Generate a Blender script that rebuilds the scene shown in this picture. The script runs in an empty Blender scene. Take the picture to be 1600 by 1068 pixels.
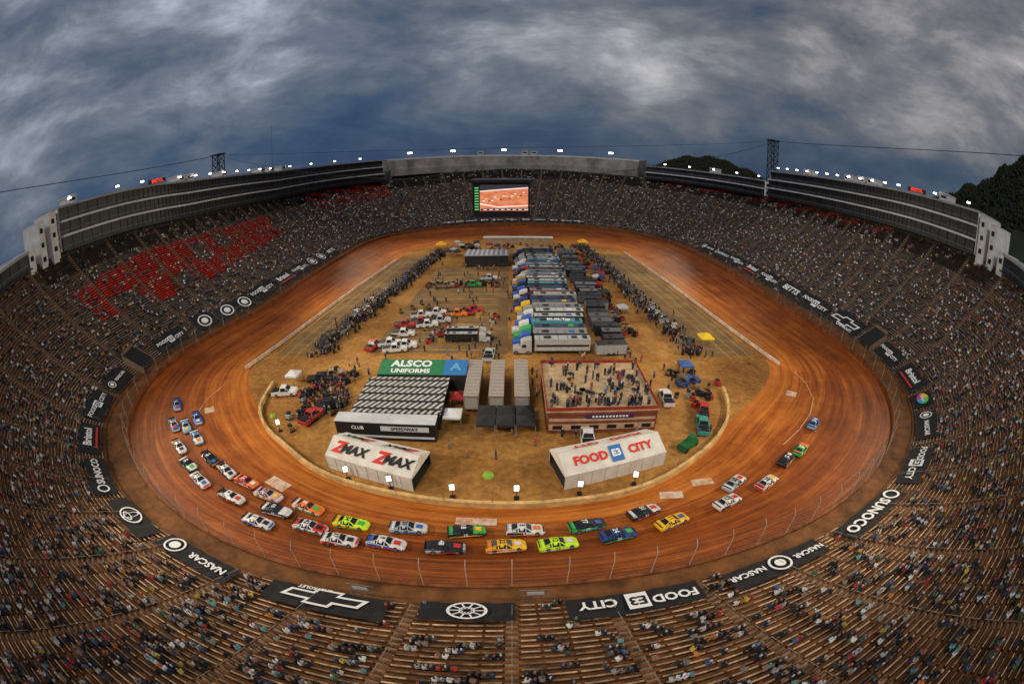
import bpy, bmesh, math, random
import numpy as np
from mathutils import Vector, Matrix
random.seed(4); rng=np.random.default_rng(4)
sc=bpy.context.scene
col=sc.collection
R_=math.radians
# ------------------------------------------------------------------ helpers
def link(o): col.objects.link(o); return o
def mat(name,c,rough=.7,var=0.0,scale=1.0,metal=0.0,emit=0,c2=None,detail=4,bump=0,spec=.3):
    m=bpy.data.materials.new(name); m.use_nodes=True
    nt=m.node_tree; b=nt.nodes['Principled BSDF']
    b.inputs['Base Color'].default_value=(*c,1); b.inputs['Roughness'].default_value=rough
    b.inputs['Metallic'].default_value=metal; b.inputs['Specular IOR Level'].default_value=spec
    if var or c2:
        tc=nt.nodes.new('ShaderNodeTexCoord'); no=nt.nodes.new('ShaderNodeTexNoise')
        no.inputs['Scale'].default_value=scale; no.inputs['Detail'].default_value=detail; no.inputs['Roughness'].default_value=.65
        r=nt.nodes.new('ShaderNodeValToRGB')
        a=c if c2 else [max(0,x*(1-var)) for x in c]; bb=c2 if c2 else [min(1,x*(1+var)) for x in c]
        r.color_ramp.elements[0].color=(*a,1); r.color_ramp.elements[1].color=(*bb,1)
        r.color_ramp.elements[0].position=.32; r.color_ramp.elements[1].position=.68
        nt.links.new(tc.outputs['Object'],no.inputs['Vector']); nt.links.new(no.outputs['Fac'],r.inputs['Fac'])
        nt.links.new(r.outputs['Color'],b.inputs['Base Color'])
    if emit:
        b.inputs['Emission Color'].default_value=(*c,1); b.inputs['Emission Strength'].default_value=emit
    return m
def attr_mat(name,rough=.8,var=.3,scale=2.0):
    m=bpy.data.materials.new(name); m.use_nodes=True; nt=m.node_tree; b=nt.nodes['Principled BSDF']
    b.inputs['Roughness'].default_value=rough; b.inputs['Specular IOR Level'].default_value=.2
    a=nt.nodes.new('ShaderNodeAttribute'); a.attribute_name='Col'
    tc=nt.nodes.new('ShaderNodeTexCoord'); no=nt.nodes.new('ShaderNodeTexNoise'); no.inputs['Scale'].default_value=scale; no.inputs['Detail'].default_value=5; no.inputs['Roughness'].default_value=.7
    mr=nt.nodes.new('ShaderNodeMapRange'); mr.inputs['From Min'].default_value=.3; mr.inputs['From Max'].default_value=.7
    mr.inputs['To Min'].default_value=1-var; mr.inputs['To Max'].default_value=1+var
    mx=nt.nodes.new('ShaderNodeVectorMath'); mx.operation='SCALE'
    nt.links.new(tc.outputs['Object'],no.inputs['Vector']); nt.links.new(no.outputs['Fac'],mr.inputs['Value'])
    nt.links.new(a.outputs['Color'],mx.inputs[0]); nt.links.new(mr.outputs[0],mx.inputs['Scale'])
    nt.links.new(mx.outputs[0],b.inputs['Base Color'])
    return m
class MB:
    def __init__(s): s.v=[]; s.f=[]; s.m=[]; s.c=[]
    def add(s,vs,fs,m=0,c=None):
        k=len(s.v); s.v+= [tuple(p) for p in vs]
        for f in fs: s.f.append(tuple(k+i for i in f)); s.m.append(m)
        s.c+=[c or (1,1,1)]*len(vs)
    def quad(s,a,b,c_,d,m=0,c=None): s.add([a,b,c_,d],[(0,1,2,3)],m,c)
    def box(s,cx,cy,cz,sx,sy,sz,rot=0,m=0,c=None,taper=1.0,M=None):
        hx,hy,hz=sx/2,sy/2,sz/2; vs=[]
        for z,t in((-hz,1),(hz,taper)):
            for x,y in((-hx,-hy),(hx,-hy),(hx,hy),(-hx,hy)): vs.append(Vector((x*t,y*t,z)))
        cr,sr=math.cos(rot),math.sin(rot)
        out=[Vector((cx+p.x*cr-p.y*sr,cy+p.x*sr+p.y*cr,cz+p.z)) for p in vs]
        if M: out=[M@p for p in out]
        s.add(out,[(3,2,1,0),(4,5,6,7),(0,1,5,4),(1,2,6,5),(2,3,7,6),(3,0,4,7)],m,c)
    def cyl(s,p,q,r,n=8,m=0,r2=None,c=None,cap=True):
        p,q=Vector(p),Vector(q); r2=r if r2 is None else r2
        d=(q-p).normalized(); a=d.orthogonal().normalized(); b=d.cross(a)
        vs=[p+(a*math.cos(t)+b*math.sin(t))*r for t in [2*math.pi*i/n for i in range(n)]]
        vs+=[q+(a*math.cos(t)+b*math.sin(t))*r2 for t in [2*math.pi*i/n for i in range(n)]]
        fs=[(i,(i+1)%n,n+(i+1)%n,n+i) for i in range(n)]
        if cap: fs+=[tuple(range(n-1,-1,-1)),tuple(range(n,2*n))]
        s.add(vs,fs,m,c)
    def mesh(s,name,mats,colr=False,smooth=False):
        me=bpy.data.meshes.new(name); me.from_pydata(s.v,[],s.f)
        for x in mats: me.materials.append(x)
        me.polygons.foreach_set('material_index',s.m)
        if colr:
            a=me.color_attributes.new('Col','FLOAT_COLOR','POINT')
            arr=np.ones((len(s.v),4),dtype=np.float32); arr[:,:3]=np.array(s.c,dtype=np.float32)
            a.data.foreach_set('color',arr.ravel())
        if smooth: me.shade_smooth()
        me.update(); return me
    def obj(s,name,mats,**k): return link(bpy.data.objects.new(name,s.mesh(name,mats,**k)))
def tag(o,label,cat,group=None):
    o['label']=label; o['category']=cat
    if group: o['group']=group
    return o
def empty(name,label,cat,group=None,loc=(0,0,0)):
    o=bpy.data.objects.new(name,None); link(o); o.location=loc; o.empty_display_size=.5
    return tag(o,label,cat,group)
def child(o,p): o.parent=p; return o
def copy_thing(src,M):
    n=src.copy(); link(n); n.matrix_world=M
    for c in list(src.children):
        cc=c.copy(); link(cc); cc.parent=n
    return n
def kids(o,base): return [c for c in o.children if c.name.split('.')[0]==base]
_tc={}
def text_mesh(body,size,m,bold=.02,shear=0):
    k=(body,size,m.name,bold,shear)
    if k in _tc: return _tc[k]
    c=bpy.data.curves.new('lettering','FONT'); c.body=body; c.size=size; c.align_x='CENTER'; c.align_y='CENTER'; c.offset=bold*size; c.shear=shear
    c.resolution_u=2
    o=bpy.data.objects.new('t',c); link(o); bpy.context.view_layer.update()
    me=bpy.data.meshes.new_from_object(o.evaluated_get(bpy.context.evaluated_depsgraph_get()))
    bpy.data.objects.remove(o); me.materials.clear(); me.materials.append(m); me.name='lettering'
    _tc[k]=me; return me
def basis(o,x,y,n):
    return Matrix(((x[0],y[0],n[0],o[0]),(x[1],y[1],n[1],o[1]),(x[2],y[2],n[2],o[2]),(0,0,0,1)))
# ------------------------------------------------------------------ oval geometry
S0,S1=95.,190.
def tab(Rt,Lt,sm=5):
    v=np.arange(600)/100.
    u=np.where(v<3,v,6-v)
    a=np.where(v<3,np.interp(u,*zip(*Rt)),np.interp(u,*zip(*Lt)))
    k=np.exp(-np.arange(-3*sm,3*sm+1)**2/(2.*sm*sm)); k/=k.sum()
    p=np.concatenate([a[-3*sm:],a,a[:3*sm]])
    return np.convolve(p,k,'valid')
RO=tab([(0,69.5),(.06,69.5),(.16,71),(.26,73.5),(.4,79),(.53,85),(.68,91),(.81,92.5),(.9,91),(1.14,88),(1.68,87),(2,84),(2.21,81),(2.52,73),(2.81,62.5),(3,60)],
       [(0,69.5),(.12,71),(.3,77),(.49,85),(.66,91),(.81,89.5),(.96,82),(1.14,75.5),(1.49,75),(1.89,74),(2,73.5),(2.27,73),(2.69,62),(3,60)])
RI=tab([(0,54),(.21,54.5),(.37,54),(.55,53),(.7,58),(.86,64.5),(1.14,60),(1.57,57),(2,53.5),(2.26,51),(2.51,42),(3,30)],
       [(0,54),(.26,55.5),(.45,57.5),(.62,59),(.83,64.5),(1.01,60),(1.34,56),(1.9,50),(2.1,49),(2.53,40),(3,30)])
FR=tab([(0,2.6),(.3,3.2),(.5,4.5),(.75,6.5),(.9,6),(1.1,5),(2,4.5),(3,4)],[(0,2.6),(.3,3.5),(.5,6),(.7,7),(.85,3.5),(1.0,2.6),(2,2.6),(3,4)])
ZT=tab([(0,22),(.3,25),(.6,32),(.8,38),(1.3,36),(2,34),(2.5,33),(3,35)],[(0,22),(.3,25),(.6,32),(.8,37.5),(1.3,34),(2,31.5),(2.5,31),(3,35)],3)
def g(T,v):
    v=(v%6)*100; i=int(v); f=v-i
    return T[i%600]*(1-f)+T[(i+1)%600]*f
def fr(v):
    v%=6; s=1 if v<3 else -1; u=v if v<3 else 6-v
    if u<1: a=u*math.pi/2; return (0,S0),(s*math.sin(a),-math.cos(a))
    if u<2: return (0,S0+(u-1)*(S1-S0)),(s,0)
    a=(u-2)*math.pi/2; return (0,S1),(s*math.cos(a),math.sin(a))
def P(v,off,z):
    c,d=fr(v); r=g(RO,v)+off
    return Vector((c[0]+d[0]*r,c[1]+d[1]*r,z))
def PI(v,t,z=None):
    c,d=fr(v); ri=g(RI,v); r=ri+(g(RO,v)-ri)*t
    return Vector((c[0]+d[0]*r,c[1]+d[1]*r,3.5*max(0,min(1,t))**1.15 if z is None else z))
def loc_v(x,y):
    X=abs(x)
    if y<S0: u=math.degrees(math.atan2(X,S0-y))/90; d=math.hypot(X,S0-y)
    elif y<=S1: u=1+(y-S0)/(S1-S0); d=X
    else: u=2+math.degrees(math.atan2(y-S1,X))/90; d=math.hypot(X,y-S1)
    return (u if x>=0 else (6-u)%6),d
def surf(x,y):
    v,d=loc_v(x,y); ri=g(RI,v); t=(d-ri)/(g(RO,v)-ri)
    return 3.5*max(0,min(1,t))**1.15
NR=55; DR=.70
def zr(v,i): t=i/(NR-1); return 4.9+(g(ZT,v)-4.9)*(.7*t+.3*t*t)
def offr(v,i): return g(FR,v)+i*DR
# ------------------------------------------------------------------ camera
CAMH=42.0
cam=bpy.data.cameras.new('camera'); co=link(bpy.data.objects.new('camera',cam)); sc.camera=co
co.location=(0,0,CAMH); co.rotation_euler=(R_(66),0,0)
cam.type='PANO'; cam.sensor_fit='HORIZONTAL'; cam.sensor_width=24.57; cam.lens=10.5; cam.clip_start=.1; cam.clip_end=9000
# ------------------------------------------------------------------ world
w=bpy.data.worlds.new('World'); sc.world=w; w.use_nodes=True; nt=w.node_tree
bg=nt.nodes['Background']
def N(t,**k):
    n=nt.nodes.new(t)
    for a,b in k.items(): setattr(n,a,b)
    return n
def M2(op,a,b=None):
    n=N('ShaderNodeMath',operation=op)
    for i,x in enumerate((a,b)):
        if x is None: continue
        if isinstance(x,(int,float)): n.inputs[i].default_value=x
        else: nt.links.new(x,n.inputs[i])
    return n.outputs[0]
tc=N('ShaderNodeTexCoord'); sx=N('ShaderNodeSeparateXYZ'); nt.links.new(tc.outputs['Generated'],sx.inputs[0])
def vecn(sx_,sy_,sz_,off):
    m=N('ShaderNodeMapping'); m.inputs['Scale'].default_value=(sx_,sy_,sz_); m.inputs['Location'].default_value=off; nt.links.new(tc.outputs['Generated'],m.inputs['Vector']); return m.outputs[0]
def noise(vec,s,d,r,di):
    n=N('ShaderNodeTexNoise'); n.inputs['Scale'].default_value=s; n.inputs['Detail'].default_value=d; n.inputs['Roughness'].default_value=r; n.inputs['Distortion'].default_value=di
    nt.links.new(vec,n.inputs['Vector']); return n.outputs['Fac']
el=N('ShaderNodeMapRange'); nt.links.new(sx.outputs['Z'],el.inputs['Value']); el.inputs['From Min'].default_value=.03; el.inputs['From Max'].default_value=.24; el.inputs['To Min'].default_value=-.15; el.inputs['To Max'].default_value=.045
f=M2('ADD',M2('ADD',M2('ADD',M2('MULTIPLY',noise(vecn(1.3,1.3,3.0,(1.7,4.2,.6)),2.5,12,.62,.22),.62),M2('MULTIPLY',noise(vecn(1,1,2.0,(7.1,.4,3.3)),1.5,3,.5,.1),.50)),-.07),el.outputs[0])
rp=N('ShaderNodeValToRGB'); nt.links.new(f,rp.inputs['Fac'])
e=rp.color_ramp.elements; e[0].position=.30; e[0].color=(.022,.050,.115,1); e[1].position=.70; e[1].color=(.52,.56,.61,1)
for p,c in((.39,(.045,.078,.138,1)),(.47,(.095,.120,.165,1)),(.54,(.155,.180,.22,1)),(.61,(.28,.31,.355,1))):
    q=e.new(p); q.color=c
sky=N('ShaderNodeTexSky',sky_type='NISHITA'); sky.sun_disc=False; sky.sun_elevation=R_(40); sky.sun_rotation=R_(200)
sk=N('ShaderNodeVectorMath',operation='SCALE'); nt.links.new(sky.outputs[0],sk.inputs[0]); sk.inputs['Scale'].default_value=.003
tx=N('ShaderNodeMapRange'); nt.links.new(sx.outputs['X'],tx.inputs['Value']); tx.inputs['From Min'].default_value=-.4; tx.inputs['From Max'].default_value=.6
mixw=N('ShaderNodeMix',data_type='RGBA'); nt.links.new(tx.outputs[0],mixw.inputs[0]); mixw.inputs[6].default_value=(.98,1,1.05,1); mixw.inputs[7].default_value=(1.10,.96,.87,1)
ml=N('ShaderNodeVectorMath',operation='MULTIPLY'); nt.links.new(rp.outputs['Color'],ml.inputs[0]); nt.links.new(mixw.outputs[2],ml.inputs[1])
sm=N('ShaderNodeVectorMath',operation='ADD'); nt.links.new(ml.outputs[0],sm.inputs[0]); nt.links.new(sk.outputs[0],sm.inputs[1])
nt.links.new(sm.outputs[0],bg.inputs['Color']); bg.inputs['Strength'].default_value=1.0
sl=bpy.data.lights.new('sun','SUN'); sl.energy=1.2; sl.angle=R_(12); sl.color=(1,.92,.82)
so=link(bpy.data.objects.new('sun',sl)); so.rotation_euler=(R_(44),0,R_(-25))
# ------------------------------------------------------------------ materials
M_white=mat('white_paint',(.72,.72,.71),.5,.12,.6)
M_black=mat('black_paint',(.012,.012,.014),.5)
M_lettW=mat('white_lettering',(.75,.75,.75),.6)
M_lettR=mat('red_lettering',(.60,.03,.02),.6)
M_lettB=mat('blue_lettering',(.03,.16,.42),.6)
M_lettG=mat('green_panel',(.025,.18,.07),.6,.15,1)
M_tyre=mat('tyre_rubber',(.02,.018,.016),.85)
M_glass=mat('dark_glass',(.01,.012,.016),.15,spec=.5)
M_wband=mat('suite_glass',(.02,.024,.03),.45,.6,.35,spec=.3)
M_rim=mat('wheel_rim',(.25,.25,.26),.4,metal=.6)
M_metal=mat('galvanised_steel',(.2,.19,.17),.6,.2,3,metal=.3)
M_dark=mat('dark_wall',(.03,.028,.028),.8,.3,.4)
M_red=mat('red_brown_panel',(.17,.045,.025),.7,.35,.5)
M_cream=mat('sandy_deck',(.42,.29,.16),.85,.35,.5,detail=8)
M_lamp=mat('lamp_glow',(1,.97,.9),.4,emit=14)
M_panel=mat('light_panel_glow',(1,.95,.82),.4,emit=3)
# ------------------------------------------------------------------ ground & hills
def hillz(x,y):
    az=math.degrees(math.atan2(x,y)); d=math.hypot(x,y)
    def gs(a,s): return math.exp(-((az-a)/s)**2)
    n=.5+.5*math.sin(az*.9+1)*math.sin(az*.37)+.25*math.sin(az*2.3)
    h=0
    dd=math.exp(-((d-1000)/260)**2); h+=dd*(70*gs(26,9)+8*n*gs(26,14)+22*gs(5,12)+20*gs(-25,20))
    dd=math.exp(-((d-640)/230)**2); h+=dd*(240*math.exp(-((max(0,86-az))/27)**2)*(1 if az<110 else math.exp(-((az-110)/20)**2))*(1 if az>0 else math.exp(-(az/10)**2)) + 10*n*gs(66,14))
    return h
b=MB(); rr=[0,60,150,300,400]+[430+40*i for i in range(28)]+[1700,2200,3000,5000,8000]; na=240
for r in rr:
    for k in range(na):
        a=2*math.pi*k/na; x,y=r*math.sin(a),r*math.cos(a); b.v.append((x,y,-.25+(hillz(x,y) if r>380 else 0))); b.c.append((1,1,1))
for i in range(len(rr)-1):
    for k in range(na):
        k2=(k+1)%na; b.f.append((i*na+k,i*na+k2,(i+1)*na+k2,(i+1)*na+k)); b.m.append(0)
o=b.obj('ground',[mat('wooded_ground',(.016,.02,.011),.95,.5,.02)],smooth=True); o['kind']='structure'
b=MB(); cnt=0
while cnt<15000:
    az=random.choice([random.gauss(26,8),random.uniform(45,82),random.uniform(45,82)]); d=random.uniform(420,1050)
    x,y=d*math.sin(R_(az)),d*math.cos(R_(az)); z=hillz(x,y)
    if z<18: continue
    cnt+=1; h=random.uniform(3.5,8); r=random.uniform(1.2,2.8); c=random.choice([(.014,.022,.009),(.022,.026,.012),(.018,.017,.01),(.03,.024,.015),(.01,.016,.01)])
    k=len(b.v); n=5
    for zz_,q in((.1,.6),(.5,1)):
        for j in range(n):
            t=2*math.pi*j/n+zz_; q2=q*random.uniform(.65,1.2); b.v.append((x+r*q2*math.cos(t),y+r*q2*math.sin(t),z+h*(zz_+random.uniform(-.08,.08)))); b.c.append(c)
    b.v.append((x,y,z+h)); b.c.append(c)
    for j in range(n): b.f.append((k+j,k+(j+1)%n,k+n+(j+1)%n,k+n+j)); b.m.append(0)
    for j in range(n): b.f.append((k+n+j,k+n+(j+1)%n,k+2*n)); b.m.append(0)
o=b.obj('forest',[attr_mat('forest_foliage',.95,.5,.3)],colr=True); o['kind']='stuff'; tag(o,'dark wooded hillside of bare and evergreen trees','forest')
# ------------------------------------------------------------------ infield and track surfaces
def infield_mat():
    m=bpy.data.materials.new('infield_dust'); m.use_nodes=True; t=m.node_tree; bs=t.nodes['Principled BSDF']; bs.inputs['Roughness'].default_value=.9; bs.inputs['Specular IOR Level'].default_value=.1
    tc=t.nodes.new('ShaderNodeTexCoord'); a=t.nodes.new('ShaderNodeTexNoise'); a.inputs['Scale'].default_value=.045; a.inputs['Detail'].default_value=8; a.inputs['Roughness'].default_value=.7
    c=t.nodes.new('ShaderNodeTexNoise'); c.inputs['Scale'].default_value=.9; c.inputs['Detail'].default_value=8; c.inputs['Roughness'].default_value=.7
    r=t.nodes.new('ShaderNodeValToRGB'); e=r.color_ramp.elements; e[0].position=.35; e[0].color=(.10,.040,.011,1); e[1].position=.65; e[1].color=(.50,.265,.078,1); q=e.new(.5); q.color=(.285,.132,.034,1)
    ad=t.nodes.new('ShaderNodeMath'); ad.operation='MULTIPLY_ADD'; ad.inputs[1].default_value=.36
    t.links.new(tc.outputs['Object'],a.inputs['Vector']); t.links.new(tc.outputs['Object'],c.inputs['Vector'])
    t.links.new(c.outputs['Fac'],ad.inputs[0]); 
    ml=t.nodes.new('ShaderNodeMath'); ml.operation='MULTIPLY'; ml.inputs[1].default_value=.66; t.links.new(a.outputs['Fac'],ml.inputs[0]); t.links.new(ml.outputs[0],ad.inputs[2])
    t.links.new(ad.outputs[0],r.inputs['Fac']); t.links.new(r.outputs['Color'],bs.inputs['Base Color']); return m
def track_mat():
    m=bpy.data.materials.new('clay_track'); m.use_nodes=True; t=m.node_tree; bs=t.nodes['Principled BSDF']; bs.inputs['Roughness'].default_value=.55; bs.inputs['Specular IOR Level'].default_value=.2
    tc=t.nodes.new('ShaderNodeTexCoord'); uv=t.nodes.new('ShaderNodeSeparateXYZ'); ob=t.nodes.new('ShaderNodeSeparateXYZ')
    t.links.new(tc.outputs['UV'],uv.inputs[0]); t.links.new(tc.outputs['Object'],ob.inputs[0])
    def mm(op,a,b):
        n=t.nodes.new('ShaderNodeMath'); n.operation=op
        for i,x in enumerate((a,b)):
            if isinstance(x,(int,float)): n.inputs[i].default_value=x
            else: t.links.new(x,n.inputs[i])
        return n.outputs[0]
    cb=t.nodes.new('ShaderNodeCombineXYZ'); t.links.new(mm('MULTIPLY',uv.outputs[0],24.),cb.inputs[0]); t.links.new(mm('MULTIPLY',ob.outputs[0],.035),cb.inputs[1]); t.links.new(mm('MULTIPLY',ob.outputs[1],.035),cb.inputs[2])
    s=t.nodes.new('ShaderNodeTexNoise'); s.inputs['Scale'].default_value=1; s.inputs['Detail'].default_value=8; s.inputs['Roughness'].default_value=.68; s.inputs['Distortion'].default_value=.5; t.links.new(cb.outputs[0],s.inputs['Vector'])
    a=t.nodes.new('ShaderNodeTexNoise'); a.inputs['Scale'].default_value=.07; a.inputs['Detail'].default_value=11; a.inputs['Roughness'].default_value=.8; t.links.new(tc.outputs['Object'],a.inputs['Vector'])
    gr=t.nodes.new('ShaderNodeValToRGB'); t.links.new(uv.outputs[0],gr.inputs['Fac']); e=gr.color_ramp.elements
    e[0].position=0; e[0].color=(.60,.60,.60,1); e[1].position=1; e[1].color=(.22,.22,.22,1)
    for p,c in((.2,.52),(.4,.34),(.65,.22),(.85,.25)): q=e.new(p); q.color=(c,c,c,1)
    f=mm('ADD',mm('ADD',mm('MULTIPLY',s.outputs['Fac'],.50),mm('MULTIPLY',a.outputs['Fac'],.44)),mm('MULTIPLY',gr.outputs['Color'],.38))
    r=t.nodes.new('ShaderNodeValToRGB'); t.links.new(f,r.inputs['Fac']); e=r.color_ramp.elements
    e[0].position=.42; e[0].color=(.055,.012,.002,1); e[1].position=.80; e[1].color=(.58,.19,.028,1)
    q=e.new(.58); q.color=(.23,.052,.005,1)
    t.links.new(r.outputs['Color'],bs.inputs['Base Color'])
    bp=t.nodes.new('ShaderNodeBump'); bp.inputs['Strength'].default_value=.5; bp.inputs['Distance'].default_value=.25; t.links.new(s.outputs['Fac'],bp.inputs['Height']); t.links.new(bp.outputs[0],bs.inputs['Normal'])
    return m
M_inf=infield_mat(); M_trk=track_mat()
b=MB()
for k in range(600):
    v=k/100; c,d=fr(v); r=g(RI,v)
    for t in (0,.25,.5,.75,1): b.v.append((c[0]+d[0]*r*t,c[1]+d[1]*r*t,0.0)); b.c.append((1,1,1))
for k in range(600):
    k2=(k+1)%600
    for j in range(4): b.f.append((k*5+j,k*5+j+1,k2*5+j+1,k2*5+j)); b.m.append(0)
o=b.obj('infield_ground',[M_inf]); o['kind']='structure'
NTt=16; me=bpy.data.meshes.new('dirt_track'); vs=[];fs=[];uv=[]
for k in range(600):
    for j in range(NTt+1): vs.append(tuple(PI(k/100,j/NTt)+Vector((0,0,.004))))
for k in range(600):
    k2=(k+1)%600
    for j in range(NTt): fs.append((k*(NTt+1)+j,k*(NTt+1)+j+1,k2*(NTt+1)+j+1,k2*(NTt+1)+j)); uv+=[(j/NTt,0),((j+1)/NTt,0),((j+1)/NTt,0),(j/NTt,0)]
me.from_pydata(vs,[],fs); ul=me.uv_layers.new(name='UVMap'); ul.data.foreach_set('uv',np.array(uv,dtype=np.float32).ravel()); me.materials.append(M_trk); me.shade_smooth()
o=link(bpy.data.objects.new('dirt_track',me)); o['kind']='structure'
def sweep(b,vs,prof,m=0,c=None,closed=False,cap=False):
    k=len(b.v); n=None
    for v in vs:
        pr=prof(v); n=len(pr)
        for off,z in pr: b.v.append(tuple(P(v,off,z))); b.c.append(c or (1,1,1))
    L=len(vs)
    for i in range(L if closed else L-1):
        i2=(i+1)%L
        for j in range(n-1): b.f.append((k+i*n+j,k+i2*n+j,k+i2*n+j+1,k+i*n+j+1)); b.m.append(m)
    if cap and not closed:
        b.f.append(tuple(k+j for j in range(n))); b.m.append(m)
        b.f.append(tuple(k+(L-1)*n+j for j in range(n-1,-1,-1))); b.m.append(m)
ALL=[i/100 for i in range(600)]
def rng_v(a,bb,st=.02):
    n=max(2,int(round((bb-a)/st))+1); return [a+(bb-a)*i/(n-1) for i in range(n)]
b=MB(); sweep(b,ALL,lambda v:[(-.02,3.3),(-.02,4.55),(.4,4.55),(.4,4.2)],closed=True)
ow=tag(b.obj('track_wall',[mat('clay_stained_concrete',(.16,.05,.014),.85,.5,.5)]),'long curved clay-stained concrete wall around the track','wall')
b=MB(); sweep(b,ALL,lambda v:[(.4,4.25),(g(FR,v)-.3,4.35),(g(FR,v)-.3,4.9),(g(FR,v),4.9)],closed=True)
o=b.obj('walkway_path',[mat('dusty_walkway',(.13,.050,.014),.9,.5,.35)]); o['kind']='structure'
b=MB()
for h,inw in((.5,0),(1.1,0),(1.7,0),(2.3,-.0),(2.9,-.08),(3.4,-.25),(3.8,-.5)):
    sweep(b,ALL,lambda v,h=h,inw=inw:[(.2+inw,4.55+h),(.2+inw+.012,4.55+h+.01),(.2+inw,4.55+h+.022),(.2+inw,4.55+h)],closed=True)
fence=tag(b.obj('catch_fence',[M_metal]),'tall steel cable catch fence leaning in over the track wall','fence')
b=MB(); b.cyl((0,0,0),(0,0,3.0),.045,6); b.cyl((0,0,3.0),(-.15,0,3.5),.04,6); b.cyl((-.15,0,3.5),(-.5,0,3.95),.035,6)
pm=b.mesh('fence_post',[mat('pale_steel_post',(.40,.36,.30),.6)])
last=P(0,0,0); acc=0; pv=[]
for k in range(1,601):
    q=P(k/100,0,0); acc+=(q-last).length; last=q
    if acc>(4.4 if q.y<105 else 17.5): pv.append(k/100); acc=0
pv=pv[:99]
for v in pv:
    c,d=fr(v); q=P(v,.2,4.55)
    o=link(bpy.data.objects.new('fence_post',pm)); o.location=q; o.rotation_euler=(0,0,math.atan2(d[1],d[0])); child(o,fence)
# ------------------------------------------------------------------ grandstand
stand=empty('grandstand','huge bowl of bleacher seating wrapped around the dirt oval','grandstand')
VS=[i/50 for i in range(300)]
def redzone(v,i):
    u=v if v<3 else 6-v
    if v>3:
        if .86<u<1.80:
            lo=20+ (1.0-u)*30 if u<1.0 else 20+ (u-1)*12
            hi=45 - max(0,(1.05-u))*30
            if lo<i<hi:
                sec=int(u*12.5); k=(sec*7+int((i-lo)//9)*5)%11
                return k not in (0,3)
        if 2.15<u<2.5 and i>37: return math.sin(u*60+i)>-.2
    else:
        if 1.1<u<2.4 and i>50: return math.sin(u*37+i)>.2
    return False
def nearf(v):
    u=v if v<3 else 6-v
    return max(0,min(1,(.95-u)/.5))
def treadc(v,i):
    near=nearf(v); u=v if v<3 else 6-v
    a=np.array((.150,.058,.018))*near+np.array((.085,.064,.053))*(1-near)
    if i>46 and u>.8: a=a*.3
    if redzone(v,i): a=np.array((.09,.014,.011))
    return tuple(a)
def benchc(v,i):
    u=v if v<3 else 6-v; near=nearf(v)
    if redzone(v,i) and random.random()<.9: k=random.uniform(.6,1.1); return (.56*k,.022*k,.017*k)
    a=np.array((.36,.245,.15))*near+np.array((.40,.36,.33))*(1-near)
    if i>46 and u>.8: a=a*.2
    return tuple(a*random.uniform(.35,1.4))
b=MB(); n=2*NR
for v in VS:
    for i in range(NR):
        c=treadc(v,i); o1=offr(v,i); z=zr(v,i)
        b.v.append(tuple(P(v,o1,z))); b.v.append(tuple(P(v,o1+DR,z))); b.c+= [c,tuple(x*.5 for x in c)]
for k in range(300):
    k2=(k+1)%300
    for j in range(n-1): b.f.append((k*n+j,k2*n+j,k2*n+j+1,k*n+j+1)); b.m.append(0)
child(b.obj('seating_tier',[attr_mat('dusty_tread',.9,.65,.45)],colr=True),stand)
b=MB()
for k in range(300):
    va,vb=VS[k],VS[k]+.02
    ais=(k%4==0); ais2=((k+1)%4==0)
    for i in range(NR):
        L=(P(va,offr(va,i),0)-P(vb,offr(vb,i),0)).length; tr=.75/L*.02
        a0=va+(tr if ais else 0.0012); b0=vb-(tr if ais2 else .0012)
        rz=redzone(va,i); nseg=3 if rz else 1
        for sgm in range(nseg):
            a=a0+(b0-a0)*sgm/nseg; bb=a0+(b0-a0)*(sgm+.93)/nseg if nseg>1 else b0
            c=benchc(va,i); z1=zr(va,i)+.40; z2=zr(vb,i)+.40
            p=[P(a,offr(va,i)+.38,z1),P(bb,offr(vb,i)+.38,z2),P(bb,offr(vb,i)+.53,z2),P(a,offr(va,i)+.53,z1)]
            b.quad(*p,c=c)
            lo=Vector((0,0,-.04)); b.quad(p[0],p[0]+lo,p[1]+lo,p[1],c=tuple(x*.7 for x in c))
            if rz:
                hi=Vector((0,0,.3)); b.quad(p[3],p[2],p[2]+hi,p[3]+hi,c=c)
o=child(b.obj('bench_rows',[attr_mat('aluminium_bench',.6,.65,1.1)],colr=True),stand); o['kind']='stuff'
b=MB(); rl=MB()
for k in range(0,300,4):
    v=VS[k]; c,d=fr(v); rot=math.atan2(d[1],d[0])
    for i in range(NR):
        z=zr(v,i); nz=zr(v,min(i+1,NR-1)); h=max(.05,(nz-z)/2); q=P(v,offr(v,i)+.53,0)
        b.box(q.x,q.y,z+h/2,.33,1.1,h,rot)
    for i in range(1,NR-2,3):
        q1=P(v,offr(v,i)+.2,zr(v,i)); q2=P(v,offr(v,i+2)+.2,zr(v,i+2))
        u3=Vector((0,0,.95)); rl.cyl(q1,q1+u3,.022,4,cap=False); rl.cyl(q2,q2+u3,.022,4,cap=False); rl.cyl(q1+u3,q2+u3,.022,4,cap=False)
child(b.obj('aisle_steps',[mat('worn_step_edges',(.2,.125,.075),.85,.4,.8)]),stand)['kind']='stuff'
child(rl.obj('handrail',[mat('grey_rail',(.3,.28,.25),.5)]),stand)['kind']='stuff'
b=MB(); sweep(b,VS,lambda v:[(offr(v,NR-1)+DR,zr(v,NR-1)),(offr(v,NR-1)+DR,zr(v,NR-1)+1.1),(offr(v,NR-1)+DR+.3,zr(v,NR-1)+1.1),(offr(v,NR-1)+DR+4,-.2)],closed=True)
child(b.obj('rear_wall',[M_dark]),stand)
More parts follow.
